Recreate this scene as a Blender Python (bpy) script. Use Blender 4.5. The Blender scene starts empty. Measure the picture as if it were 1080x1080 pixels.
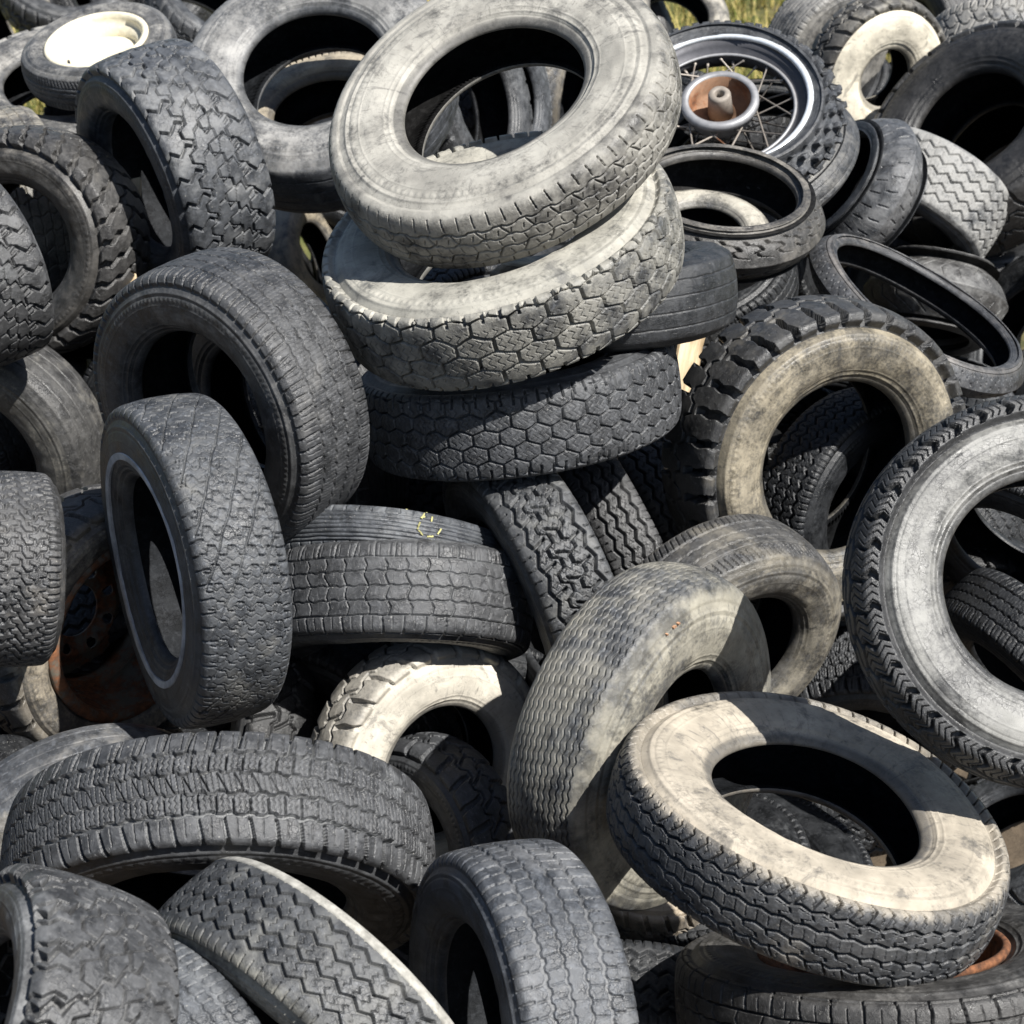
import bpy, math, random
import numpy as np
from mathutils import Matrix, Vector

Q = 1.3          # mesh density
PI = math.pi
SC = bpy.context.scene
COL = SC.collection
POSES = {
    'T1': dict(P=(-0.0216, 3.5831, 2.3247), n=(-0.3294, -0.4083, 0.8513), R=0.35, W=0.1505, r=0.182),
    'T2': dict(P=(-0.0219, 3.5047, 2.0718), n=(-0.2528, -0.1823, 0.9502), R=0.3525, W=0.1692, r=0.1903),
    'T3': dict(P=(0.0134, 3.5535, 1.7523), n=(-0.1364, 0.1795, 0.9743), R=0.3312, W=0.1855, r=0.1855),
    'T4': dict(P=(-0.5427, 3.3644, 1.8208), n=(-0.6161, -0.7861, -0.0505), R=0.295, W=0.2006, r=0.1711),
    'T4b': dict(P=(-0.5127, 3.9279, 1.5264), n=(-0.7072, -0.6974, -0.1165), R=0.3525, W=0.1551, r=0.2045),
    'T5': dict(P=(-0.5812, 3.0468, 1.6472), n=(-0.8817, -0.4709, 0.0281), R=0.2975, W=0.1785, r=0.1636),
    'T6': dict(P=(-0.2274, 3.2622, 1.4286), n=(-0.025, -0.6284, -0.7775), R=0.2675, W=0.1926, r=0.1498),
    'T6b': dict(P=(-0.2579, 3.3654, 1.4873), n=(-0.0569, -0.6225, -0.7806), R=0.275, W=0.088, r=0.154),
    'T7': dict(P=(-0.1661, 3.09, 1.1747), n=(0.5779, -0.7926, 0.1944), R=0.2537, W=0.1421, r=0.1269),
    'T8': dict(P=(-0.4916, 2.603, 1.3016), n=(0.0531, -0.8496, -0.5247), R=0.3603, W=0.2018, r=0.209),
    'T9': dict(P=(-0.1628, 3.0297, 1.0336), n=(-0.7133, -0.6795, 0.1717), R=0.2174, W=0.1391, r=0.1174),
    'T10': dict(P=(-0.6339, 1.9088, 1.5295), n=(-0.8104, -0.2239, 0.5415), R=0.2424, W=0.2133, r=0.1357),
    'T10b': dict(P=(-0.4723, 2.0985, 1.3066), n=(-0.7327, -0.6689, -0.125), R=0.21, W=0.1512, r=0.1176),
    'T11': dict(P=(-0.2969, 2.205, 1.2922), n=(-0.654, -0.7003, -0.2861), R=0.3033, W=0.1699, r=0.1759),
    'T12': dict(P=(0.0116, 2.2572, 1.2713), n=(-0.9267, -0.3608, 0.1049), R=0.2728, W=0.1964, r=0.1582),
    'T13': dict(P=(0.2409, 2.8428, 1.4015), n=(0.7471, -0.662, 0.0601), R=0.31, W=0.186, r=0.1426),
    'T14': dict(P=(0.4803, 2.5317, 1.4365), n=(0.2419, 0.0764, 0.9673), R=0.3325, W=0.1463, r=0.1762),
    'T15': dict(P=(0.8636, 2.7217, 1.7726), n=(0.1084, -0.7936, 0.5987), R=0.325, W=0.13, r=0.1788),
    'T16': dict(P=(0.6589, 3.728, 1.5337), n=(0.4126, -0.8993, 0.1447), R=0.3479, W=0.2227, r=0.1844),
    'T17': dict(P=(0.4184, 3.3497, 1.3162), n=(0.4754, -0.859, -0.19), R=0.2622, W=0.1888, r=0.1416),
    'T18': dict(P=(0.0572, 3.3515, 1.4169), n=(-0.8895, -0.3722, -0.265), R=0.305, W=0.1647, r=0.1769),
    'T19': dict(P=(0.2108, 3.737, 1.2776), n=(-0.8957, -0.3407, -0.2856), R=0.3373, W=0.1349, r=0.1956),
    'T20': dict(P=(0.3647, 4.0611, 1.154), n=(-0.9002, -0.3143, -0.3014), R=0.3533, W=0.1554, r=0.2049),
    'T21': dict(P=(0.2034, 3.6778, 1.9217), n=(-0.092, 0.2541, 0.9628), R=0.2576, W=0.17, r=0.1494),
    'T22': dict(P=(0.4911, 4.3875, 1.867), n=(0.0725, -0.1847, 0.9801), R=0.2625, W=0.1418, r=0.1837),
    'T22b': dict(P=(0.4533, 4.4067, 1.787), n=(0.0155, -0.2815, 0.9594), R=0.174, W=0.0974, r=0.0974),
    'T23': dict(P=(0.5542, 5.0042, 1.9405), n=(-0.1366, -0.5026, 0.8536), R=0.33, W=0.1287, r=0.231),
    'T24': dict(P=(0.6596, 5.1859, 1.768), n=(-0.2099, -0.3827, 0.8997), R=0.31, W=0.124, r=0.2294),
    'T25': dict(P=(0.9974, 5.3228, 1.6183), n=(-0.8353, -0.1794, 0.5197), R=0.235, W=0.188, r=0.1457),
    'T26': dict(P=(1.2558, 5.652, 1.4903), n=(-0.5311, -0.5302, -0.661), R=0.25, W=0.24, r=0.15),
    'T27': dict(P=(1.4861, 5.9098, 1.6003), n=(-0.6126, -0.3922, 0.6862), R=0.3925, W=0.2669, r=0.1963),
    'T27b': dict(P=(1.6193, 6.2338, 1.4422), n=(-0.661, -0.1466, 0.7359), R=0.3651, W=0.2483, r=0.1826),
    'T28': dict(P=(1.2229, 6.3692, 1.7018), n=(0.4601, -0.8851, -0.0694), R=0.27, W=0.1404, r=0.0972),
    'T29': dict(P=(1.1067, 6.7261, 1.706), n=(0.5535, -0.808, -0.2022), R=0.25, W=0.16, r=0.125),
    'T30': dict(P=(1.7, 6.711, 1.6763), n=(-0.1195, -0.6755, -0.7276), R=0.25, W=0.2, r=0.125),
    'T31': dict(P=(1.57, 7.151, 1.6758), n=(-0.9004, -0.3762, -0.2183), R=0.2293, W=0.1376, r=0.1147),
    'T32': dict(P=(1.2757, 5.4357, 1.2446), n=(-0.2011, -0.6154, -0.7622), R=0.215, W=0.2365, r=0.129),
    'T33': dict(P=(0.9756, 4.3278, 1.6295), n=(0.4433, -0.0943, 0.8914), R=0.3, W=0.084, r=0.24),
    'T34': dict(P=(1.3964, 5.3814, 0.9498), n=(-0.3918, -0.5902, -0.7058), R=0.16, W=0.16, r=0.096),
    'T36': dict(P=(-1.2019, 4.591, 1.7262), n=(-0.3951, -0.902, 0.1739), R=0.2957, W=0.2011, r=0.1538),
    'T36b': dict(P=(-1.3711, 5.0396, 1.6215), n=(-0.8564, -0.5163, -0.0048), R=0.3128, W=0.1877, r=0.1752),
    'T37': dict(P=(-1.208, 4.0149, 1.8555), n=(-0.8028, -0.5788, -0.1429), R=0.2206, W=0.2294, r=0.1235),
    'T38': dict(P=(-0.8478, 4.6516, 1.8894), n=(-0.785, -0.6019, -0.1464), R=0.3016, W=0.2654, r=0.1689),
    'T39': dict(P=(-0.5154, 5.1003, 1.9843), n=(-0.1554, -0.5807, 0.7992), R=0.37, W=0.222, r=0.1924),
    'T39b': dict(P=(-0.5252, 5.3368, 1.8201), n=(-0.2477, -0.2892, 0.9247), R=0.2693, W=0.1724, r=0.1401),
    'T40': dict(P=(-1.1999, 5.579, 1.9502), n=(-0.1276, -0.2915, 0.948), R=0.23, W=0.1288, r=0.1426),
    'T41': dict(P=(-1.3254, 5.6803, 1.7973), n=(-0.027, -0.3175, 0.9479), R=0.3363, W=0.1883, r=0.1883),
    'T42': dict(P=(-1.2744, 4.1936, 1.3385), n=(-0.2589, -0.9632, -0.0718), R=0.31, W=0.1984, r=0.1736),
    'T43': dict(P=(-0.919, 2.9653, 1.6762), n=(-0.9384, -0.303, 0.1659), R=0.1719, W=0.22, r=0.0963),
    'T44': dict(P=(-0.8163, 3.294, 1.3777), n=(0.7622, -0.6418, 0.0843), R=0.274, W=0.1754, r=0.1699),
    'T45': dict(P=(-0.7895, 2.893, 1.1031), n=(0.3637, -0.92, -0.1458), R=0.275, W=0.165, r=0.165),
    'T46': dict(P=(0.3, 3.2621, 0.8253), n=(0.0395, -0.3153, 0.9482), R=0.2, W=0.12, r=0.112),
    'T47': dict(P=(0.6115, 2.4197, 1.1775), n=(-0.0844, 0.4346, 0.8966), R=0.3406, W=0.1907, r=0.1907),
    'T48': dict(P=(0.857, 3.9861, 0.7025), n=(-0.0886, -0.8851, -0.4569), R=0.27, W=0.1944, r=0.1512),
    'T53a': dict(P=(-0.1442, 5.742, 1.7664), n=(0.864, -0.3745, 0.3366), R=0.3029, W=0.1817, r=0.1696),
    'T53b': dict(P=(-0.0317, 6.3134, 1.6298), n=(0.92, -0.3248, 0.2194), R=0.2693, W=0.1616, r=0.1508),
    'T53c': dict(P=(0.1719, 6.8661, 1.5184), n=(0.9288, -0.3625, -0.0766), R=0.275, W=0.143, r=0.165),
    'T54': dict(P=(0.7167, 8.4644, 1.4189), n=(0.2941, -0.5835, 0.757), R=0.25, W=0.15, r=0.14),
    'T55': dict(P=(-2.3925, 9.29, 1.1899), n=(-0.6675, -0.7318, -0.1375), R=0.275, W=0.165, r=0.154),
    'T56': dict(P=(-1.375, 8.6042, 1.4088), n=(0.5049, -0.2563, 0.8242), R=0.275, W=0.165, r=0.154),
    'T57': dict(P=(-2.0143, 8.7607, 1.4721), n=(0.2063, -0.4437, 0.8721), R=0.3, W=0.18, r=0.168),
    'T58': dict(P=(-0.8063, 7.1889, 0.765), n=(0.8619, -0.2897, 0.4162), R=0.225, W=0.135, r=0.126),
    'T59': dict(P=(-1.7538, 9.4283, 1.3191), n=(0.0274, -0.627, 0.7786), R=0.3, W=0.18, r=0.168),
    'T60': dict(P=(-0.5354, 6.2422, 1.8944), n=(-0.0939, -0.392, 0.9152), R=0.2, W=0.12, r=0.112),
    'T61': dict(P=(1.3375, 4.0912, 0.2334), n=(-0.5332, -0.0221, 0.8457), R=0.25, W=0.15, r=0.14),
    'T62': dict(P=(1.6649, 5.682, 1.0164), n=(-0.835, -0.1881, 0.517), R=0.3027, W=0.1816, r=0.1695),
    'FA': dict(P=(0, 0, 0), n=(0, 0, 1), R=0.3, W=0.18, r=0.168),
    'FB': dict(P=(0, 0, 0), n=(0, 0, 1), R=0.3, W=0.18, r=0.168),
    'FC': dict(P=(0, 0, 0), n=(0, 0, 1), R=0.3, W=0.18, r=0.168),
}

# ------------------------------------------------------------------ mesh helpers
def grid_mesh(name, co, nu, nv, closed_u=True, closed_v=False, attrs=None, flip=False):
    """co: (nu, nv, 3) array -> smooth quad mesh."""
    me = bpy.data.meshes.new(name)
    co = np.ascontiguousarray(co.reshape(-1, 3), dtype=np.float32)
    me.vertices.add(len(co)); me.vertices.foreach_set('co', co.ravel())
    iu = np.arange(nu if closed_u else nu - 1); iv = np.arange(nv if closed_v else nv - 1)
    U, V = np.meshgrid(iu, iv, indexing='ij'); U2 = (U + 1) % nu; V2 = (V + 1) % nv
    q = np.stack([U * nv + V, U2 * nv + V, U2 * nv + V2, U * nv + V2], -1).reshape(-1, 4)
    if flip: q = q[:, ::-1]
    n = len(q)
    me.loops.add(n * 4); me.loops.foreach_set('vertex_index', np.ascontiguousarray(q.ravel(), dtype=np.int32))
    me.polygons.add(n); me.polygons.foreach_set('loop_start', np.arange(0, n * 4, 4, dtype=np.int32))
    me.polygons.foreach_set('use_smooth', np.ones(n, dtype=bool))
    if attrs:
        for k, a in attrs.items():
            at = me.attributes.new(k, 'FLOAT', 'POINT'); at.data.foreach_set('value', np.ascontiguousarray(a.ravel(), dtype=np.float32))
    me.update(calc_edges=True)
    return me

def poly_mesh(name, verts, faces, smooth=False):
    me = bpy.data.meshes.new(name); me.from_pydata([tuple(v) for v in verts], [], faces)
    if smooth: me.polygons.foreach_set('use_smooth', np.ones(len(me.polygons), dtype=bool))
    me.update(); return me

def link(name, me, mat=None, parent=None):
    o = bpy.data.objects.new(name, me); COL.objects.link(o)
    if mat is not None: me.materials.clear(); me.materials.append(mat)
    if parent is not None: o.parent = parent
    return o

class MB:
    """collects boxes, tubes and lathed rings into one mesh"""
    def __init__(s): s.v = []; s.f = []
    def add(s, vs, fs):
        b = len(s.v); s.v += [tuple(x) for x in vs]; s.f += [tuple(i + b for i in f) for f in fs]
    def tube(s, pts, rad, n=8, close=True):
        pts = [Vector(p) for p in pts]; m = len(pts); vs = []
        for i, p in enumerate(pts):
            d = (pts[min(i + 1, m - 1)] - pts[max(i - 1, 0)]).normalized()
            a = d.orthogonal().normalized() if i == 0 else (pa - d * pa.dot(d)).normalized()
            pa = a; b = d.cross(a); r = rad[i] if isinstance(rad, (list, tuple)) else rad
            for k in range(n):
                t = 2 * PI * k / n; vs.append(p + a * (r * math.cos(t)) + b * (r * math.sin(t)))
        fs = [(i * n + k, i * n + (k + 1) % n, (i + 1) * n + (k + 1) % n, (i + 1) * n + k) for i in range(m - 1) for k in range(n)]
        if close: fs += [tuple(range(n - 1, -1, -1)), tuple(range((m - 1) * n, m * n))]
        s.add(vs, fs)
    def lathe(s, prof, n=96, closed=False):
        m = len(prof); vs = []
        for k in range(n):
            t = 2 * PI * k / n
            for r, h in prof: vs.append((r * math.cos(t), r * math.sin(t), h))
        fs = [(k * m + i, ((k + 1) % n) * m + i, ((k + 1) % n) * m + (i + 1) % m, k * m + (i + 1) % m) for k in range(n) for i in range(m if closed else m - 1)]
        s.add(vs, fs)
    def build(s, name, mat, parent=None, smooth=True):
        me = poly_mesh(name, s.v, s.f, smooth)
        return link(name, me, mat, parent)

# ------------------------------------------------------------------ noise (periodic in u)
def vnoise(U, V, nu, seed):
    """smooth value noise; U in turns (periodic with nu cells), V in cells"""
    rng = np.random.default_rng(seed); tab = rng.random((nu, 64)) * 2 - 1
    x = (U % 1.0) * nu; i = np.floor(x).astype(int); fx = x - i; fx = fx * fx * (3 - 2 * fx)
    j = np.floor(V).astype(int); fy = V - j; fy = fy * fy * (3 - 2 * fy)
    i0 = i % nu; i1 = (i + 1) % nu; j0 = j % 64; j1 = (j + 1) % 64
    return (tab[i0, j0] * (1 - fx) + tab[i1, j0] * fx) * (1 - fy) + (tab[i0, j1] * (1 - fx) + tab[i1, j1] * fx) * fy

# ------------------------------------------------------------------ tyre cross-section
def catmull(P, n=24):
    P = np.array(P, float); P = np.vstack([2 * P[0] - P[1], P, 2 * P[-1] - P[-2]])
    out = []
    for i in range(1, len(P) - 2):
        p0, p1, p2, p3 = P[i - 1:i + 3]
        d = [max(1e-6, np.linalg.norm(b - a)) ** .5 for a, b in ((p0, p1), (p1, p2), (p2, p3))]
        t0 = 0; t1 = d[0]; t2 = t1 + d[1]; t3 = t2 + d[2]
        t = np.linspace(t1, t2, n, endpoint=False)[:, None]
        A1 = (t1 - t) / (t1 - t0) * p0 + (t - t0) / (t1 - t0) * p1
        A2 = (t2 - t) / (t2 - t1) * p1 + (t - t1) / (t2 - t1) * p2
        A3 = (t3 - t) / (t3 - t2) * p2 + (t - t2) / (t3 - t2) * p3
        B1 = (t2 - t) / (t2 - t0) * A1 + (t - t0) / (t2 - t0) * A2
        B2 = (t3 - t) / (t3 - t1) * A2 + (t - t1) / (t3 - t1) * A3
        out.append((t2 - t) / (t2 - t1) * B1 + (t - t1) / (t2 - t1) * B2)
    out.append(P[-2:-1]); return np.vstack(out)

def arc_resample(P, n):
    s = np.concatenate([[0], np.cumsum(np.linalg.norm(np.diff(P, axis=0), axis=1))])
    t = np.linspace(0, s[-1], n)
    return np.stack([np.interp(t, s, P[:, k]) for k in range(P.shape[1])], -1)

def section(R, W, r, tw, crown, sq, wrap=.16):
    S = R - r; h = W / 2; a = tw * h
    if sq == 'moto':
        out = [(R, 0), (R - .045 * S - crown * .3, .45 * a), (R - crown, .82 * a), (R - crown - .16 * S, a)]
        side = [(R - crown - .30 * S, h), (r + .40 * S, h * .98), (r + .2 * S, h * .84)]
    else:
        out = [(R, 0), (R - crown * .22, .5 * a), (R - crown, a - .035 * S * sq)]
        out += [(R - crown - .035 * S * (1.5 - sq) - .02 * S, a + .03 * S), (R - crown - wrap * S, a + (h - a) * (.62 if wrap < .2 else .8))]
        side = [(R - crown - (wrap + .11) * S, a + (h - a) * (.84 if wrap < .2 else .94)), (R - .52 * S, h), (r + .24 * S, h * .95), (r + .11 * S, h * .84)]
    bead = [(r + .055 * S, h * .79), (r + .02 * S, h * .74), (r, h * .66), (r + .006 * S, h * .60)]
    inn = [(r + .04 * S, h * .58), (r + .1 * S, h * .66), (r + .3 * S, h * .84), (R - .42 * S, h * .86), (R - crown - .22 * S, a * .86), (R - .14 * S - crown * .4, a * .5), (R - .14 * S, 0)]
    full = catmull(out + side + bead + inn, 16)
    iT = (len(out) - 1) * 16; iB = (len(out) + len(side) + len(bead) - 1) * 16
    return full[:iT + 1], full[iT:iB + 1], full[iB:]

def norms(P):
    d = np.gradient(P, axis=0); n = np.stack([d[:, 1], -d[:, 0]], -1)
    return n / np.maximum(1e-9, np.linalg.norm(n, axis=1, keepdims=True))

# ------------------------------------------------------------------ tread patterns
def wave(p, kind):
    f = p - np.floor(p)
    if kind == 'sin': return np.sin(2 * PI * f)
    t = 4 * np.abs(f - .5) - 1
    if kind == 'sq': return np.clip(t * 3.2, -1, 1)
    if kind == 'saw': return np.where(f < .8, f / .8, (1 - f) / .2) * 2 - 1
    return t

def tread_height(spec, U, Y, hw, circ, sT, depth, seed, px):
    """U turns 0..1, Y metres across; returns displacement (<=0) and groove mask 0..1"""
    yn = Y / hw
    wob = vnoise(U, yn * 3 + 20, 60, seed + 5)
    H = np.zeros_like(U)
    def groove(dist, w, d):
        soft = max(.0006, px * .5)
        e = np.clip((dist - w / 2) / soft + .5, 0, 1)
        return -(1 - e * e * (3 - 2 * e)) * d * depth
    for p in spec:
        k = p['t']; w = p.get('w', .005); d = p.get('d', 1.0); N = p.get('n', 40)
        sides = (1, -1) if p.get('mir') else (1,)
        for sgn in sides:
            y = yn * sgn; ph = p.get('ph', 0) + (p.get('mph', .5) if sgn < 0 else 0); L = circ / N
            if k == 'Z':
                c = p['y'] + p.get('a', 0) * wave(U * N + ph, p.get('k', 'tri'))
                slope = (4 * p.get('a', 0) * hw / L) if p.get('k', 'tri') == 'tri' else (2 * p.get('a', 0) * hw / L)
                D = np.abs(y - c + .012 * wob) * hw / math.sqrt(1 + slope * slope)
                H = np.minimum(H, groove(D, w, d))
            elif k == 'L':
                y1, y2 = p['y1'], p['y2']
                q = U * N + ph + p.get('s', 0) * (y - y1) + p.get('za', 0) * wave(p.get('zn', 3) * y, p.get('k', 'tri')) + .05 * wob
                f = np.abs(q - np.round(q)) * L
                co = 1 / math.sqrt(1 + (p.get('s', 0) * L / hw) ** 2)
                m = np.clip((y - y1) * hw / .0015 + .5, 0, 1) * np.clip((y2 - y) * hw / .0015 + .5, 0, 1)
                ww = w
                if 'w2' in p: ww = w + (p['w2'] - w) * np.clip((y - y1) / (y2 - y1), 0, 1)
                H = np.minimum(H, groove(f * co, ww, d) * m)
            elif k == 'H':      # staggered cells (hexagon-like blocks)
                rows = p['rows']; jj = p.get('j', .1)
                v = (yn * .5 + .5) * rows + jj * .5 * wob; u = U * N
                best = np.full(U.shape, 9.); sec = np.full(U.shape, 9.)
                r0 = np.floor(v)
                asp = .87
                for dr in (-1, 0, 1, 2):
                    rr = r0 + dr - .5; off = np.where(np.floor(rr) % 2 == 0, .5, 0.)
                    for du in (-1, 0, 1):
                        cu = np.round(u - off) + off + du
                        dd = np.sqrt((u - cu) ** 2 + ((v - rr - .0) * asp) ** 2)
                        mn = np.minimum(best, dd); sec = np.minimum(sec, np.maximum(best, dd)); best = mn
                H = np.minimum(H, groove((sec - best) * .5 * L * 1.0, w, d) * (np.abs(yn) < p.get('lim', 1.0)))
            elif k == 'K':      # raised knobs: everything else is low
                cu = np.abs((U * N + ph) - np.round(U * N + ph)) * L
                inside = np.zeros_like(U)
                for (yc, wy, wx, st) in p['rows']:
                    q = U * N + ph + st; cu = np.abs(q - np.round(q)) * L
                    for s2 in ((1, -1) if yc else (1,)):
                        e = np.clip((wx / 2 - cu) / .002 + .5, 0, 1) * np.clip((wy / 2 - np.abs(yn * s2 - yc)) * hw / .002 + .5, 0, 1)
                        inside = np.maximum(inside, e)
                H = np.minimum(H, -(1 - inside) * d * depth)
    mask = np.clip(-H / max(depth, 1e-6), 0, 1)
    # wear: shallow dents, chips and softly rounded blocks
    H = H * np.clip(1 + .25 * vnoise(U, yn * 2 + 9, 24, seed + 7) + .30 * vnoise(U, yn * 1.2 + 2, 7, seed + 8), .25, 1.3) + .00018 * vnoise(U, yn * 4 + 11, 70, seed + 9) + .00010 * vnoise(U, yn * 12 + 4, 300, seed + 2)
    return H, mask

def Z(y, a=0, n=40, w=.005, k='tri', **kw): return dict(t='Z', y=y, a=a, n=n, w=w, k=k, **kw)
def Ls(y1, y2, n, w=.004, s=0, **kw): return dict(t='L', y1=y1, y2=y2, n=n, w=w, s=s, **kw)
def mir(p, mph=.5): p = dict(p); p['mir'] = 1; p['mph'] = mph; return p

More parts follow.
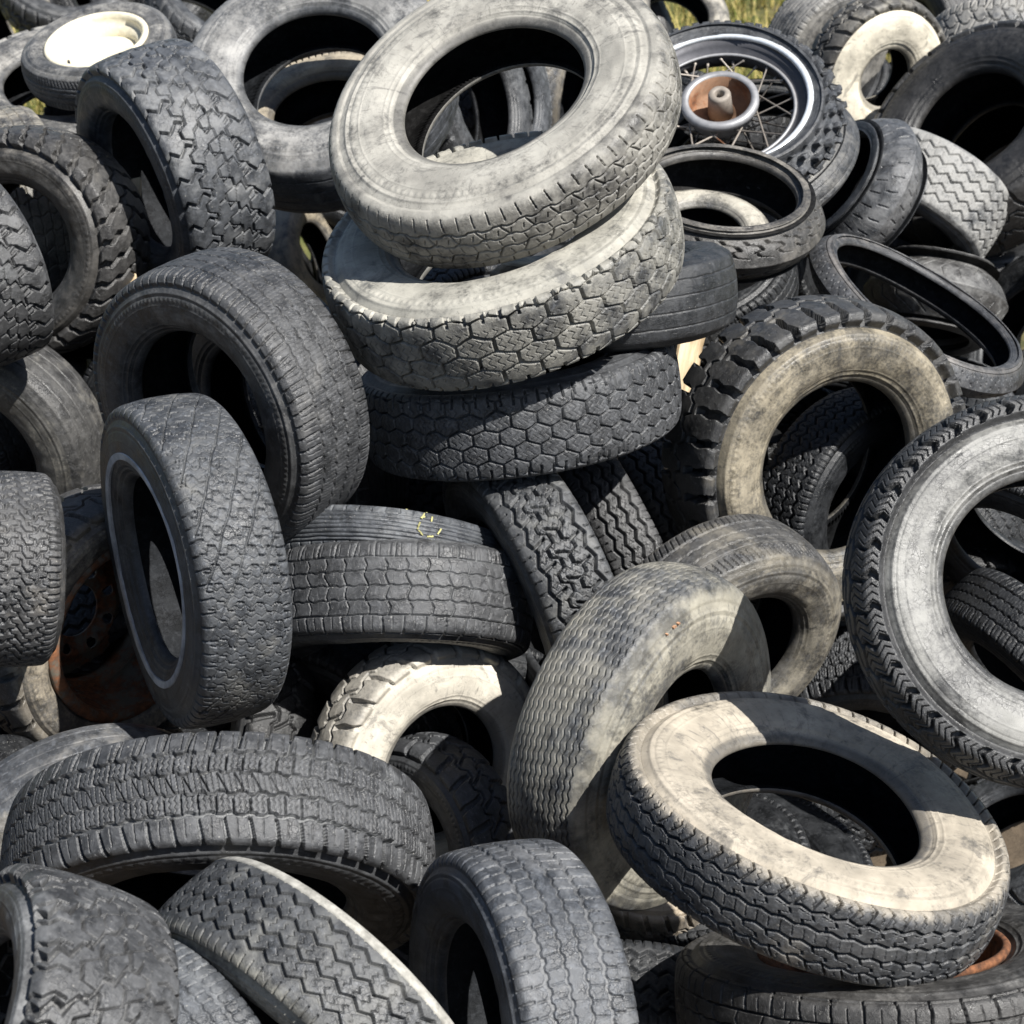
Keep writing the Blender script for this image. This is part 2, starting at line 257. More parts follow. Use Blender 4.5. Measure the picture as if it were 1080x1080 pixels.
PAT = {
 'chain': (.0045, [Z(-.58, .035, 46, .0035, 'sq'), Z(-.2, .04, 46, .003, 'sq', ph=.3), Z(.2, .04, 46, .003, 'sq'), Z(.58, .035, 46, .0035, 'sq', ph=.4),
           mir(Ls(.2, .58, 46, .0025, .8)), mir(Ls(.72, 1.12, 74, .0022, .25)), mir(Ls(.3, .46, 92, .0014, -.8)), Ls(-.1, .1, 92, .0014, .6)]),
 'hex': (.0085, [dict(t='H', n=31, rows=4, w=.0058, j=.22, lim=1.2), mir(Ls(.9, 1.4, 64, .006, .15, w2=.008)), Ls(-.7, .7, 128, .0012, .8, za=.3, zn=4, d=.35)]),
 'hexsmall': (.0055, [dict(t='H', n=42, rows=5, w=.0040, j=.2), mir(Ls(.80, 1.16, 88, .004, .2)), Ls(-.8, .8, 176, .0011, .4, za=.35, zn=5, d=.3)]),
 'allseason': (.0052, [Z(-.56, .015, 76, .0030, 'sq'), Z(-.17, .02, 76, .0030, 'sq'), Z(.2, .02, 76, .0030, 'sq'), Z(.58, .015, 76, .0030, 'sq'),
           mir(Ls(.64, 1.34, 76, .0020, .6, w2=.0050)), mir(Ls(.66, 1.0, 152, .0014, .5, d=.6)), Ls(-.52, .55, 228, .0010, .9, d=.22)]),
 'lattice': (.0042, [Ls(-1, 1, 20, .0024, 1.5), Ls(-.98, .98, 56, .0030, -.5, za=.24, zn=2.2, k='sq'), mir(Ls(.82, 1.25, 72, .0036, .2)), Ls(-.9, .9, 110, .0011, -.6, za=.2, zn=4, d=.5)]),
 'gridblock': (.0048, [Z(-.68, .0, 60, .0028), Z(-.34, .012, 60, .0028, 'sq'), Z(0, .012, 60, .0028, 'sq'), Z(.34, .012, 60, .0028, 'sq'), Z(.68, .0, 60, .0028),
           Ls(-.68, .68, 42, .0026, .25, za=.1, zn=2), mir(Ls(.68, 1.3, 42, .004, .1)), mir(Ls(.7, 1.0, 84, .0014, .1, d=.6)), Z(1.14, 0, 60, .003), Z(-1.14, 0, 60, .003)]),
 'ribs': (.0035, [Z(y, .0, 60, .0026) for y in (-.72, -.5, -.28, -.06, .16, .38, .6, .8)] + [mir(Ls(.82, 1.2, 66, .003, .1))]),
 'terrain': (.0078, [Z(-.60, .022, 70, .0062, 'sq'), Z(-.2, .026, 70, .0046, 'sq', ph=.25), Z(.2, .026, 70, .0046, 'sq', ph=.6), Z(.60, .022, 70, .0062, 'sq', ph=.1),
           mir(Ls(.22, .6, 84, .0026, .22)), mir(Ls(.66, 1.46, 56, .0052, .45, w2=.0105)), mir(Ls(.24, .56, 252, .0010, .9, za=.2, zn=8, d=.4)),
           mir(Ls(.66, 1.0, 112, .0013, .4, d=.5)), Ls(-.18, .18, 84, .0016, 1.8, d=.7), Ls(-.18, .18, 252, .001, 1.8, d=.4)]),
 'mud': (.0135, [Z(-.36, .14, 21, .0056, 'sq'), Z(.36, .14, 21, .0056, 'sq', ph=.5), mir(Ls(.36, 1.6, 21, .0065, .5, za=.10, zn=3, w2=.020)), mir(Ls(.66, 1.6, 42, .0042, .5, za=.1, zn=3, w2=.012, d=.6)),
           Ls(-.42, .42, 21, .0058, 1.1, za=.10, zn=3), Z(0, .15, 21, .0050, 'sq', ph=.25)]),
 'mudblock': (.010, [Z(-.5, .10, 30, .0052, 'sq'), Z(0, .12, 30, .005, 'sq', ph=.35), Z(.5, .10, 30, .0052, 'sq', ph=.5), mir(Ls(.42, 1.46, 30, .007, .4, za=.16, zn=2.5, w2=.012)),
           Ls(-.5, .5, 30, .0055, .9, za=.24, zn=2.2, k='sq')]),
 'zigzag': (.0072, [Z(-.66, .075, 54, .0055), Z(-.22, .075, 54, .005), Z(.22, .075, 54, .005), Z(.66, .075, 54, .0055),
           Ls(-.55, -.33, 108, .0015, .5, za=.2, zn=6, d=.5), Ls(-.12, .12, 108, .0015, -.5, za=.2, zn=6, d=.5), Ls(.33, .55, 108, .0015, .5, za=.2, zn=6, d=.5), mir(Ls(.86, 1.3, 108, .0025, .1, d=.6))]),
 'zigwide': (.0085, [Z(-.72, .085, 38, .0062), Z(.72, .085, 38, .0062), Z(-.26, .12, 38, .006, 'sq', ph=.2), Z(.26, .12, 38, .006, 'sq', ph=.7),
           Ls(-.66, -.3, 38, .005, .5, ph=.4), Ls(.3, .66, 38, .005, .5, ph=.1), Ls(-.2, .2, 38, .005, -.6), mir(Ls(.86, 1.3, 76, .0032, .2, d=.6)), Ls(-.7, .7, 114, .0014, .6, za=.3, zn=5, d=.4)]),
 'wornrib': (.0048, [Z(-.54, .022, 76, .0075, 'sq', d=.8), Z(-.16, .02, 76, .005, 'sq', d=.7), Z(.18, .02, 76, .005, 'sq', d=.7), Z(.56, .022, 76, .0075, 'sq', d=.8),
           mir(Ls(.62, .8, 76, .003, .5)), mir(Ls(.84, 1.2, 76, .004, .2, d=.8)), mir(Ls(.2, .5, 76, .0016, .5, d=.5))]),
 'finezig': (.0030, [Z(y, .024, 84, .0024, 'sin', ph=i * .12) for i, y in enumerate((-.84, -.68, -.52, -.36, -.2, -.04, .12, .28, .44, .6, .76, .9))]),
 'trailer': (.0085, [Z(-.68, .05, 58, .0046), Z(-.2, .04, 58, .0050), Z(.24, .04, 58, .0050), Z(.68, .05, 58, .0046, ph=.5),
           Ls(-.62, -.26, 58, .0034, .7, za=.25, zn=3, k='sq'), Ls(.3, .62, 58, .0034, .7, za=.25, zn=3, k='sq'), mir(Ls(.7, 1.42, 74, .0030, .2, za=.26, zn=1.4, w2=.0038)),
           mir(Ls(.8, 1.2, 116, .0012, .3, za=.15, zn=6, d=.4)), Ls(-.12, .16, 116, .0012, .6, d=.4)]),
 'snow': (.011, [mir(Ls(.42, 1.55, 38, .009, .12, za=.13, zn=1.5, w2=.012)), Z(-.4, .09, 38, .007), Z(.4, .09, 38, .007), Ls(-.4, .4, 38, .007, .8, za=.1, zn=3), Z(0, .06, 38, .006),
           mir(Ls(.5, 1.5, 152, .0017, .12, za=.52, zn=1.5, d=.5), 0)]),
 'biglug': (.016, [mir(Ls(.30, 1.9, 35, .014, .10, za=.04, zn=2, w2=.024)), Z(0, .11, 35, .009, 'sq')]),
 'chevlug': (.014, [mir(Ls(.20, 1.6, 34, .009, .75, za=.10, zn=2, w2=.017)), Z(0, .12, 34, .009, 'sq')]),
 'herring': (.004, [Z(-.45, .02, 70, .003), Z(-.1, .02, 70, .003), Z(.25, .02, 70, .003), mir(Ls(.55, .95, 120, .0026, 1.2)), Z(.5, 0, 70, .0035), Z(-.5, 0, 70, .0035)]),
 'bald': (.0016, [Z(-.66, 0, 40, .003), Z(-.22, 0, 40, .0025), Z(.22, 0, 40, .0025), Z(.66, 0, 40, .003)]),
 'moto': (.005, [mir(Ls(.28, .86, 26, .0075, 1.15, za=.22, zn=2.4, k='sq'))]),
 'motoslit': (.0045, [mir(Ls(.16, .5, 30, .004, .5)), mir(Ls(.62, .95, 30, .0035, .4, ph=.5))]),
 'motocurve': (.0045, [mir(Ls(.18, .92, 24, .004, .7, za=.30, zn=1.1)), Z(0, .0, 40, .0018, d=.4)]),
 'motodots': (.003, [mir(Ls(.2, .34, 60, .003, .3)), mir(Ls(.5, .62, 60, .003, .3, ph=.5)), mir(Ls(.75, .88, 60, .003, .3))]),
 'knobs': (.0165, [dict(t='K', n=32, rows=[(0, .22, .020, 0), (.42, .22, .020, .5), (.86, .24, .021, 0), (1.24, .20, .020, .5)])]),
 'stair': (.007, [Z(-.5, .10, 30, .005, 'sq'), Z(0, .10, 30, .005, 'sq', ph=.5), Z(.5, .10, 30, .005, 'sq'), Ls(-1.2, 1.2, 30, .005, .0, za=.2, zn=1), mir(Ls(.6, 1.3, 60, .004, .1))]),
 'smallblock': (.0055, [Z(y, .06, 46, .0042, 'sq', ph=i * .5) for i, y in enumerate((-.78, -.52, -.26, 0, .26, .52, .78))] + [Ls(-.85, .85, 46, .0042, 0, za=.25, zn=1.92, k='sq'), mir(Ls(.85, 1.4, 80, .004, .1))]),
 'oldlug': (.009, [Z(-.3, .1, 28, .006, 'sq'), Z(.3, .1, 28, .006, 'sq', ph=.5), mir(Ls(.32, 1.45, 28, .009, .35, w2=.014)), Ls(-.3, .3, 28, .005, .8)]),
 'wavy': (.0062, [Z(y, .085, 32, .0055) for y in (-.72, -.36, 0, .36, .72)] + [Ls(-.95, .95, 64, .0014, .5, d=.4)]),
}
# shape family of each pattern: (tread width / section width, crown, squareness, wrap)
SHAPE = dict(biglug=(.80, .010, 1.0), chevlug=(.80, .012, 1.0), mud=(.84, .010, 1.0), mudblock=(.84, .009, 1.0), snow=(.80, .010, .9), hex=(.84, .007, 1.0),
             bald=(.80, .014, .3), finezig=(.78, .016, .3), chain=(.82, .012, .5), herring=(.78, .014, .4), terrain=(.86, .009, 1.0), oldlug=(.8, .012, .8))

# ------------------------------------------------------------------ materials
def node(nt, t, **kw):
    n = nt.nodes.new(t)
    for k, v in kw.items():
        if k == 'inp':
            for a, b in v.items(): n.inputs[a].default_value = b
        else: setattr(n, k, v)
    return n

def new_mat(name, rough=.8, spec=.4):
    m = bpy.data.materials.new(name); m.use_nodes = True; nt = m.node_tree
    b = nt.nodes['Principled BSDF']; b.inputs['Roughness'].default_value = rough; b.inputs['Specular IOR Level'].default_value = spec
    return m, nt, b

def mixc(nt, fac, a, b):
    n = node(nt, 'ShaderNodeMix', data_type='RGBA')
    for s, v in (('Factor', fac), ('A', a), ('B', b)):
        i = [x for x in n.inputs if x.name == s and (x.type == 'RGBA' or s == 'Factor') ][0]
        if hasattr(v, 'is_output'): nt.links.new(v, i)
        else: i.default_value = v if s == 'Factor' else (*v, 1)
    return [x for x in n.outputs if x.type == 'RGBA'][0]

def ramp(nt, fac, p0, p1, v0=0., v1=1.):
    n = node(nt, 'ShaderNodeMapRange', inp={'From Min': p0, 'From Max': p1, 'To Min': v0, 'To Max': v1}); n.interpolation_type = 'SMOOTHSTEP'
    nt.links.new(fac, n.inputs['Value']); return n.outputs['Result']

def math_n(nt, op, a, b=None):
    n = node(nt, 'ShaderNodeMath', operation=op)
    for i, v in enumerate((a, b)):
        if v is None: continue
        if hasattr(v, 'is_output'): nt.links.new(v, n.inputs[i])
        else: n.inputs[i].default_value = v
    return n.outputs[0]

def tnoise(nt, co, scale, detail=4, rough=.6, dist=0., seed=0.):
    n = node(nt, 'ShaderNodeTexNoise', noise_dimensions='4D', inp={'Scale': scale, 'Detail': detail, 'Roughness': rough, 'Distortion': dist, 'W': seed})
    nt.links.new(co, n.inputs['Vector']); return n.outputs['Fac']

_mc = {}
def rubber(kind, seed, base, dust, amt, groove_dust=0., R=.33, r=.18, samt=0.):
    """old rubber with dried dust; kind 'tread', 'side' or 'liner'"""
    key = (kind, seed, base, dust, amt)
    if key in _mc: return _mc[key]
    m, nt, b = new_mat('rubber_' + kind, .6, .5); _mc[key] = m
    tc = node(nt, 'ShaderNodeTexCoord'); co = tc.outputs['Object']
    big = tnoise(nt, co, 7, 4, .62, .6, seed); mid = tnoise(nt, co, 26, 5, .65, .3, seed + 3); fine = tnoise(nt, co, 150, 3, .7, 0, seed + 5); grain = tnoise(nt, co, 620, 2, .6, 0, seed)
    rv = random.Random(seed * 7 + 1).uniform(-1, 1); t = (.97 + .07 * rv, 1.0, 1.07 - .10 * rv)
    kk = (.52, 1.12, 2.1) if kind == 'tread' else (.45, 1.15, 1.8)
    c0 = tuple(base * x * kk[0] for x in t); c1 = tuple(base * x * kk[1] for x in t); c2 = tuple(base * x * kk[2] + .006 for x in t)
    col = mixc(nt, ramp(nt, mid, .32, .66), c0, c1)
    col = mixc(nt, math_n(nt, 'MULTIPLY', ramp(nt, tnoise(nt, co, 75, 5, .75, .6, seed + 41), .48, .66), .7), col, c2)
    if kind == 'side':
        sx = node(nt, 'ShaderNodeSeparateXYZ'); nt.links.new(co, sx.inputs[0])
        rho = math_n(nt, 'SQRT', math_n(nt, 'ADD', math_n(nt, 'MULTIPLY', sx.outputs[0], sx.outputs[0]), math_n(nt, 'MULTIPLY', sx.outputs[1], sx.outputs[1])))
        # rings of scuffing run round the tyre
        cv = node(nt, 'ShaderNodeCombineXYZ'); nt.links.new(math_n(nt, 'MULTIPLY', rho, 90.), cv.inputs[0]); nt.links.new(math_n(nt, 'MULTIPLY', big, 3.), cv.inputs[1])
        ring = tnoise(nt, cv.outputs[0], 1.0, 3, .6, 0, seed + 9)
        f = math_n(nt, 'ADD', math_n(nt, 'MULTIPLY', big, .50), math_n(nt, 'ADD', math_n(nt, 'MULTIPLY', mid, .34), math_n(nt, 'ADD', math_n(nt, 'MULTIPLY', ring, .16), math_n(nt, 'MULTIPLY', math_n(nt, 'SUBTRACT', fine, .5), .28))))
        th = .67 - .33 * amt
        dm = math_n(nt, 'MAXIMUM', ramp(nt, f, th - .12, th + .13, 0., .3 + .7 * min(1, amt * 1.05)), ramp(nt, mid, .3, .7, .12 * amt, .42 * amt))
        bead = ramp(nt, rho, r + .008, r + .022, .35, 1.)      # the bead is rubbed clean by the rim
        dm = math_n(nt, 'MULTIPLY', dm, bead)
        stain = ramp(nt, tnoise(nt, co, 13, 6, .72, 1.2, seed + 21), .54, .66, 0, .85)
        dcol = mixc(nt, ramp(nt, tnoise(nt, co, 11, 4, .6, 0, seed + 13), .35, .65), tuple(x * .72 for x in dust), tuple(min(.8, x * 1.12) for x in dust))
        col = mixc(nt, dm, col, dcol); col = mixc(nt, math_n(nt, 'MULTIPLY', stain, .6 if amt > .3 else .2), col, c1)
        nv = node(nt, 'ShaderNodeVectorMath', operation='SCALE'); nt.links.new(co, nv.inputs[0]); nt.links.new(math_n(nt, 'DIVIDE', 22., rho), nv.inputs['Scale'])
        streak = tnoise(nt, nv.outputs[0], 1.0, 4, .7, .4, seed + 61)      # runs of dried water across the sidewall
        col = mixc(nt, ramp(nt, streak, .55, .72, 0, .5), col, c1)
        cr = ramp(nt, fine, .66, .72, 0, .55); col = mixc(nt, cr, col, tuple(x * 1.6 + .02 for x in c1))
        col = mixc(nt, ramp(nt, fine, .33, .27, 0, .5), col, c0)
    elif kind == 'tread':
        f = math_n(nt, 'ADD', math_n(nt, 'MULTIPLY', big, .6), math_n(nt, 'MULTIPLY', mid, .4))
        th = .68 - .32 * amt
        dm = math_n(nt, 'MAXIMUM', ramp(nt, f, th - .10, th + .10, 0., .16 + .8 * amt), ramp(nt, mid, .3, .7, .05 * amt, .32 * amt))
        dm = math_n(nt, 'MULTIPLY', dm, ramp(nt, fine, .25, .6, .55, 1.))
        dcol = mixc(nt, mid, tuple(x * .7 for x in dust), dust)
        col = mixc(nt, math_n(nt, 'MULTIPLY', dm, .88), col, dcol)
        sp = ramp(nt, tnoise(nt, co, 260, 1, .5, 0, seed + 31), .715, .75, 0, .6); col = mixc(nt, sp, col, (.34, .33, .30))
        if samt > .25:      # the dust of the sidewall runs on over the shoulder
            at2 = node(nt, 'ShaderNodeAttribute', attribute_name='shoulder')
            th2 = .67 - .33 * samt; dm2 = ramp(nt, math_n(nt, 'ADD', math_n(nt, 'MULTIPLY', big, .68), math_n(nt, 'MULTIPLY', mid, .35)), th2 - .09, th2 + .10, .2, .3 + .7 * min(1, samt))
            e2 = ramp(nt, math_n(nt, 'ADD', at2.outputs['Fac'], math_n(nt, 'MULTIPLY', math_n(nt, 'SUBTRACT', tnoise(nt, co, 45, 4, .7, .5, seed + 17), .5), 1.5)), .15, .85)
            col = mixc(nt, math_n(nt, 'MULTIPLY', dm2, e2), col, mixc(nt, ramp(nt, tnoise(nt, co, 11, 4, .6, 0, seed + 13), .35, .65), tuple(x * .72 for x in dust), tuple(min(.8, x * 1.12) for x in dust)))
        if groove_dust:
            at = node(nt, 'ShaderNodeAttribute', attribute_name='groove')
            col = mixc(nt, math_n(nt, 'MULTIPLY', ramp(nt, at.outputs['Fac'], .3, .9), groove_dust), col, tuple(x * .6 for x in dust))
    nt.links.new(col, b.inputs['Base Color'])
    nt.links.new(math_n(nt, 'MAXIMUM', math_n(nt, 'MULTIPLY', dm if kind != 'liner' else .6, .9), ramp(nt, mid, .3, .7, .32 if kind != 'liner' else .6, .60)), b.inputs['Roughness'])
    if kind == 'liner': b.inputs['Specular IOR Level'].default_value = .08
    bp = node(nt, 'ShaderNodeBump', inp={'Strength': .75 if kind == 'tread' else .5, 'Distance': .0018})
    vo = node(nt, 'ShaderNodeTexVoronoi', feature='DISTANCE_TO_EDGE', inp={'Scale': 95.}); nt.links.new(co, vo.inputs['Vector'])
    crack = math_n(nt, 'MULTIPLY', ramp(nt, vo.outputs['Distance'], .0, .035), ramp(nt, mid, .42, .62, 1.0, .0))
    hgt = math_n(nt, 'ADD', math_n(nt, 'ADD', math_n(nt, 'MULTIPLY', fine, .55), math_n(nt, 'MULTIPLY', grain, .6)), math_n(nt, 'MULTIPLY', crack, .35))
    nt.links.new(hgt, bp.inputs['Height']); nt.links.new(bp.outputs[0], b.inputs['Normal'])
    return m

def rusty(name, paint, rust_amt, seed, metal=0., rough=.7):
    m, nt, b = new_mat(name, rough, .4); tc = node(nt, 'ShaderNodeTexCoord'); co = tc.outputs['Object']
    a = tnoise(nt, co, 14, 6, .65, .5, seed); c = tnoise(nt, co, 60, 5, .7, 0, seed + 4)
    rc = mixc(nt, ramp(nt, c, .3, .7), (.045, .020, .011), (.23, .095, .042)); pc = mixc(nt, ramp(nt, c, .3, .7), tuple(x * .75 for x in paint), paint)
    f = math_n(nt, 'ADD', math_n(nt, 'MULTIPLY', a, .7), math_n(nt, 'MULTIPLY', c, .3)); th = .82 - .64 * rust_amt
    rm = ramp(nt, f, th - .06, th + .06)
    nt.links.new(mixc(nt, rm, pc, rc), b.inputs['Base Color'])
    if metal: nt.links.new(ramp(nt, rm, 0, 1, metal, 0.), b.inputs['Metallic'])
    nt.links.new(ramp(nt, rm, 0, 1, rough, .9), b.inputs['Roughness'])
    bp = node(nt, 'ShaderNodeBump', inp={'Strength': .4, 'Distance': .002}); nt.links.new(f, bp.inputs['Height']); nt.links.new(bp.outputs[0], b.inputs['Normal'])
    return m

def plain(name, c, rough=.7, metal=0., var=.25, scale=40):
    m, nt, b = new_mat(name, rough, .4); b.inputs['Metallic'].default_value = metal
    tc = node(nt, 'ShaderNodeTexCoord'); n = tnoise(nt, tc.outputs['Object'], scale, 5, .65)
    nt.links.new(mixc(nt, ramp(nt, n, .3, .7), tuple(x * (1 - var) for x in c), tuple(min(.85, x * (1 + var)) for x in c)), b.inputs['Base Color'])
    return m

# ------------------------------------------------------------------ tyres
def frame_of(n, spin=0.):
    n = Vector(n).normalized(); up = Vector((0, 0, 1)); x = (up - n * up.dot(n))
    x = x.normalized() if x.length > 1e-3 else Vector((1, 0, 0))
    y = n.cross(x); m = Matrix((x, y, n)).transposed()
    return m @ Matrix.Rotation(spin, 3, 'Z')

def build_tyre(tid, name, label, pat, base=.05, dust=(.36, .33, .28), sdust=.3, tdust=.2, seed=1, px=300, spin=0., gd=0., tw=None, moto=False, shd=None, cat='tyre', group='tyres piled in the scrap heap', warp=.018, liner=True):
    P = POSES[tid]; R, W, r = P['R'], P['W'], P['r']
    root = bpy.data.objects.new(name, None); COL.objects.link(root)
    root.empty_display_size = .05
    M = frame_of(P['n'], spin).to_4x4(); M.translation = Vector(P['P']); root.matrix_world = M
    root['label'] = label; root['category'] = cat
    if group: root['group'] = group
    depth, spec = PAT[pat]
    shp = SHAPE.get(pat, (.83, .008, .8)); twr = tw or shp[0]
    k = R / .33; depth = depth * 1.45 * min(1.1, max(.6, k))
    if moto: TP, SP, LP = section(R, W, r, .98, W * .30, 'moto')
    else: TP, SP, LP = section(R, W, r, twr, shp[1] * k, shp[2], .19 if pat == 'biglug' else .25 if pat in ('chevlug', 'snow', 'mud') else .16)
    rng = np.random.default_rng(seed)
    w1, w2, w3 = rng.random(3) * 2 * PI; a1 = warp * R * (.6 + .8 * rng.random()); a2 = warp * R * .5; bow = warp * R * (.4 + rng.random())
    def revolve(prof, nu, disp=None, sgn=1.):
        """prof (nv,2) or (nu,nv,2)"""
        th = np.arange(nu) / nu * 2 * PI
        if prof.ndim == 2: prof = np.broadcast_to(prof[None], (nu,) + prof.shape)
        rho = prof[..., 0]; h = prof[..., 1] * sgn
        sc = 1 + (a1 * np.cos(2 * (th - w1)) + a2 * np.cos(3 * (th - w2)))[:, None] / R
        hh = h + (bow * np.cos(2 * (th - w3)))[:, None]
        return np.stack([rho * sc * np.cos(th)[:, None], rho * sc * np.sin(th)[:, None], hh], -1)
    nu = int(np.clip(px * PI * .95 * Q, 160, 2100)); circ = 2 * PI * R
    # tread
    full = np.vstack([(TP * [1, -1])[::-1], TP[1:]]); arc = np.linalg.norm(np.diff(full, axis=0), axis=1).sum()
    mpp = 2 * R / px
    nt_ = int(np.clip(arc / mpp * 1.05 * Q, 28, 300)); TPr = arc_resample(full, nt_); TN = norms(TPr)
    if TN[nt_ // 2][0] < 0: TN = -TN
    s = np.linspace(-arc / 2, arc / 2, nt_); hw = (W / 2 * (.98 if moto else twr))
    U, Y = np.meshgrid(np.arange(nu) / nu, s, indexing='ij')
    edge = depth * (.35 if pat in ('bald', 'finezig', 'moto', 'motoslit', 'motocurve', 'motodots', 'ribs', 'chain', 'herring') else .7)
    H, mask = tread_height(spec, U, Y, hw, circ, arc / 2, depth, seed, circ / nu)
    # blocks end in a low step where the tread wraps on to the sidewall
    fe = np.clip((arc / 2 - np.abs(Y)) / (.006 + .5 * edge) , 0, 1)
    fe = fe * fe * (3 - 2 * fe); H = -edge * (1 - fe) + H * fe
    prof = TPr[None] + TN[None] * H[..., None]
    me = grid_mesh('tread', revolve(prof, nu), nu, nt_, attrs={'groove': mask, 'shoulder': np.clip((np.abs(Y) / hw - .80) / max(.06, arc / 2 / hw - .86), 0, 1)})
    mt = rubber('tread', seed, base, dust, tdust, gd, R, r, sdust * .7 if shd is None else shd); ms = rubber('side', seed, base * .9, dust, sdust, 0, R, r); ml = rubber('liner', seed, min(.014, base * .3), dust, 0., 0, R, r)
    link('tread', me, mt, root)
    # sidewalls
    nus = max(120, nu // 2); ns = int(np.clip(px * .16 * Q + 14, 24, 90)); SPr = arc_resample(SP, ns); SN = norms(SPr)
    if SN[ns // 2][1] < 0: SN = -SN
    f = np.linspace(0, 1, ns); prof_h = -edge * np.clip(1 - f / .16, 0, 1) ** 1.5
    for c, wd, hgt in ((.10, .02, .0016), (.155, .012, -.0010), (.30, .010, .0007), (.66, .012, .0009), (.74, .016, .0016), (.80, .012, -.0012)):
        prof_h = prof_h + hgt * np.exp(-((f - c) / wd) ** 2) * min(1, k)
    us = np.arange(nus) / nus; Us, Fs = np.meshgrid(us, f, indexing='ij')
    for sgn in (1., -1.):
        dh = prof_h[None] + (.0022 * vnoise(Us, Fs * 3 + 5, 14, seed + 40 + int(sgn)) + .0008 * vnoise(Us, Fs * 9 + 5, 70, seed + 50 + int(sgn))) * np.sin(PI * Fs)
        if seed % 3 != 1: dh = dh + .0010 * (wave(Us * (100 + seed % 5 * 8), 'sq') > 0) * np.exp(-((Fs - .21) / .035) ** 2)
        pr = SPr[None] + SN[None] * dh[..., None]
        link('sidewall', grid_mesh('sidewall', revolve(pr, nus, sgn=sgn), nus, ns, flip=sgn < 0), ms, root)
    # inner liner with the fine moulded ribs beside the beads
    if liner:
        LPf = np.vstack([LP, (LP * [1, -1])[::-1][1:]]); nl = 44; LPr = arc_resample(LPf, nl); LN = norms(LPr)
        fl = np.linspace(0, 1, nl); Ul, Fl = np.meshgrid(us, fl, indexing='ij')
        nr = max(40, nus // 5)
        dl = .0018 * wave(Ul * nr, 'sq') * (np.exp(-((Fl - .05) / .02) ** 2) + np.exp(-((Fl - .95) / .02) ** 2)) if nus > 300 else 0 * Fl
        link('inner_liner', grid_mesh('inner_liner', revolve(LPr[None] + LN[None] * dl[..., None], nus), nus, nl), ml, root)
    root_info[tid] = dict(root=root, TP=TP, SP=SP, R=R, W=W, r=r, a=(a1, a2, bow, w1, w2, w3), hw=hw)
    return root
root_info = {}

def ring_on_sidewall(tid, f0, f1, name, mat, lift=.0034, parent=None):
    """thin raised band following the +z sidewall between two fractions of its arc"""
    I = root_info[tid]; SPr = arc_resample(I['SP'], 200); SN = norms(SPr)
    if SN[100][1] < 0: SN = -SN
    i0, i1 = int(f0 * 199), int(f1 * 199); seg = SPr[i0:i1 + 1] + SN[i0:i1 + 1] * lift
    seg = np.vstack([SPr[i0] - SN[i0] * .002, seg[:: max(1, len(seg) // 10)], SPr[i1] - SN[i1] * .002])
    a1, a2, bow, w1, w2, w3 = I['a']; n = 260; th = np.arange(n) / n * 2 * PI
    sc = 1 + (a1 * np.cos(2 * (th - w1)) + a2 * np.cos(3 * (th - w2)))[:, None] / I['R']
    co = np.stack([seg[:, 0] * sc * np.cos(th)[:, None], seg[:, 0] * sc * np.sin(th)[:, None], seg[:, 1] + (bow * np.cos(2 * (th - w3)))[:, None]], -1)
    return link(name, grid_mesh(name, co, n, len(seg)), mat, parent or I['root'])

def ring_on_tread(tid, y0, y1, name, mat, lift=.0014):
    """thin band following the tread shoulder between two widths (in half tread widths)"""
    I = root_info[tid]; full = np.vstack([(I['TP'] * [1, -1])[::-1], I['TP'][1:]]); P_ = arc_resample(full, 240); N_ = norms(P_)
    if N_[120][0] < 0: N_ = -N_
    s = np.concatenate([[0], np.cumsum(np.linalg.norm(np.diff(P_, axis=0), axis=1))]); s = (s - s[-1] / 2) / I['hw']
    lo, hi = sorted((y0, y1)); k = np.where((s >= lo) & (s <= hi))[0]; seg = P_[k] + N_[k] * lift
    seg = np.vstack([P_[k[0]] - N_[k[0]] * .006, seg[::max(1, len(seg) // 10)], P_[k[-1]] - N_[k[-1]] * .006])
    a1, a2, bow, w1, w2, w3 = I['a']; n = 300; th = np.arange(n) / n * 2 * PI
    sc = 1 + (a1 * np.cos(2 * (th - w1)) + a2 * np.cos(3 * (th - w2)))[:, None] / I['R']
    co = np.stack([seg[:, 0] * sc * np.cos(th)[:, None], seg[:, 0] * sc * np.sin(th)[:, None], seg[:, 1] + (bow * np.cos(2 * (th - w3)))[:, None]], -1)
    return link(name, grid_mesh(name, co, n, len(seg)), mat, I['root'])

# ------------------------------------------------------------------ the heap, tyre by tyre
CREAM = (.50, .46, .38); TAN = (.46, .39, .28); GREY = (.31, .32, .325); PALE = (.60, .55, .46); BROWN = (.30, .25, .18)
T = build_tyre
T('T1', 'tyre_casing', 'dusty cream-grey worn tyre lying tilted on top of the central stack', 'chain', .038, (0.400, 0.383, 0.339), .82, .72, 11, 395, 0)
T('T2', 'tyre_casing', 'dusty tyre with large hexagonal tread blocks, second from top of the central stack', 'hex', .042, (0.400, 0.383, 0.331), .82, .66, 12, 396)
T('T3', 'tyre_casing', 'dark tyre with small hexagonal blocks at the bottom of the central stack', 'hexsmall', .043, GREY, .2, .22, 13, 345)
T('T4', 'tyre_casing', 'large dark ribbed tyre standing open to the left, behind the white-striped tyre', 'allseason', .038, (0.261, 0.252, 0.235), .30, .28, 14, 345, gd=.15)
T('T4b', 'tyre_casing', 'dark tyre pressed against the back of the large open ribbed tyre', 'ribs', .035, GREY, .1, .18, 15, 330)
T('T5', 'tyre_casing', 'upright tyre with a thin white stripe round its sidewall and diagonal lattice tread', 'lattice', .043, (0.313, 0.296, 0.252), .22, .30, 16, 340)
T('T6', 'tyre_casing', 'dark tyre with a square grid tread, below the tyre with yellow chalk marks', 'gridblock', .042, GREY, .25, .20, 17, 290, gd=.25)
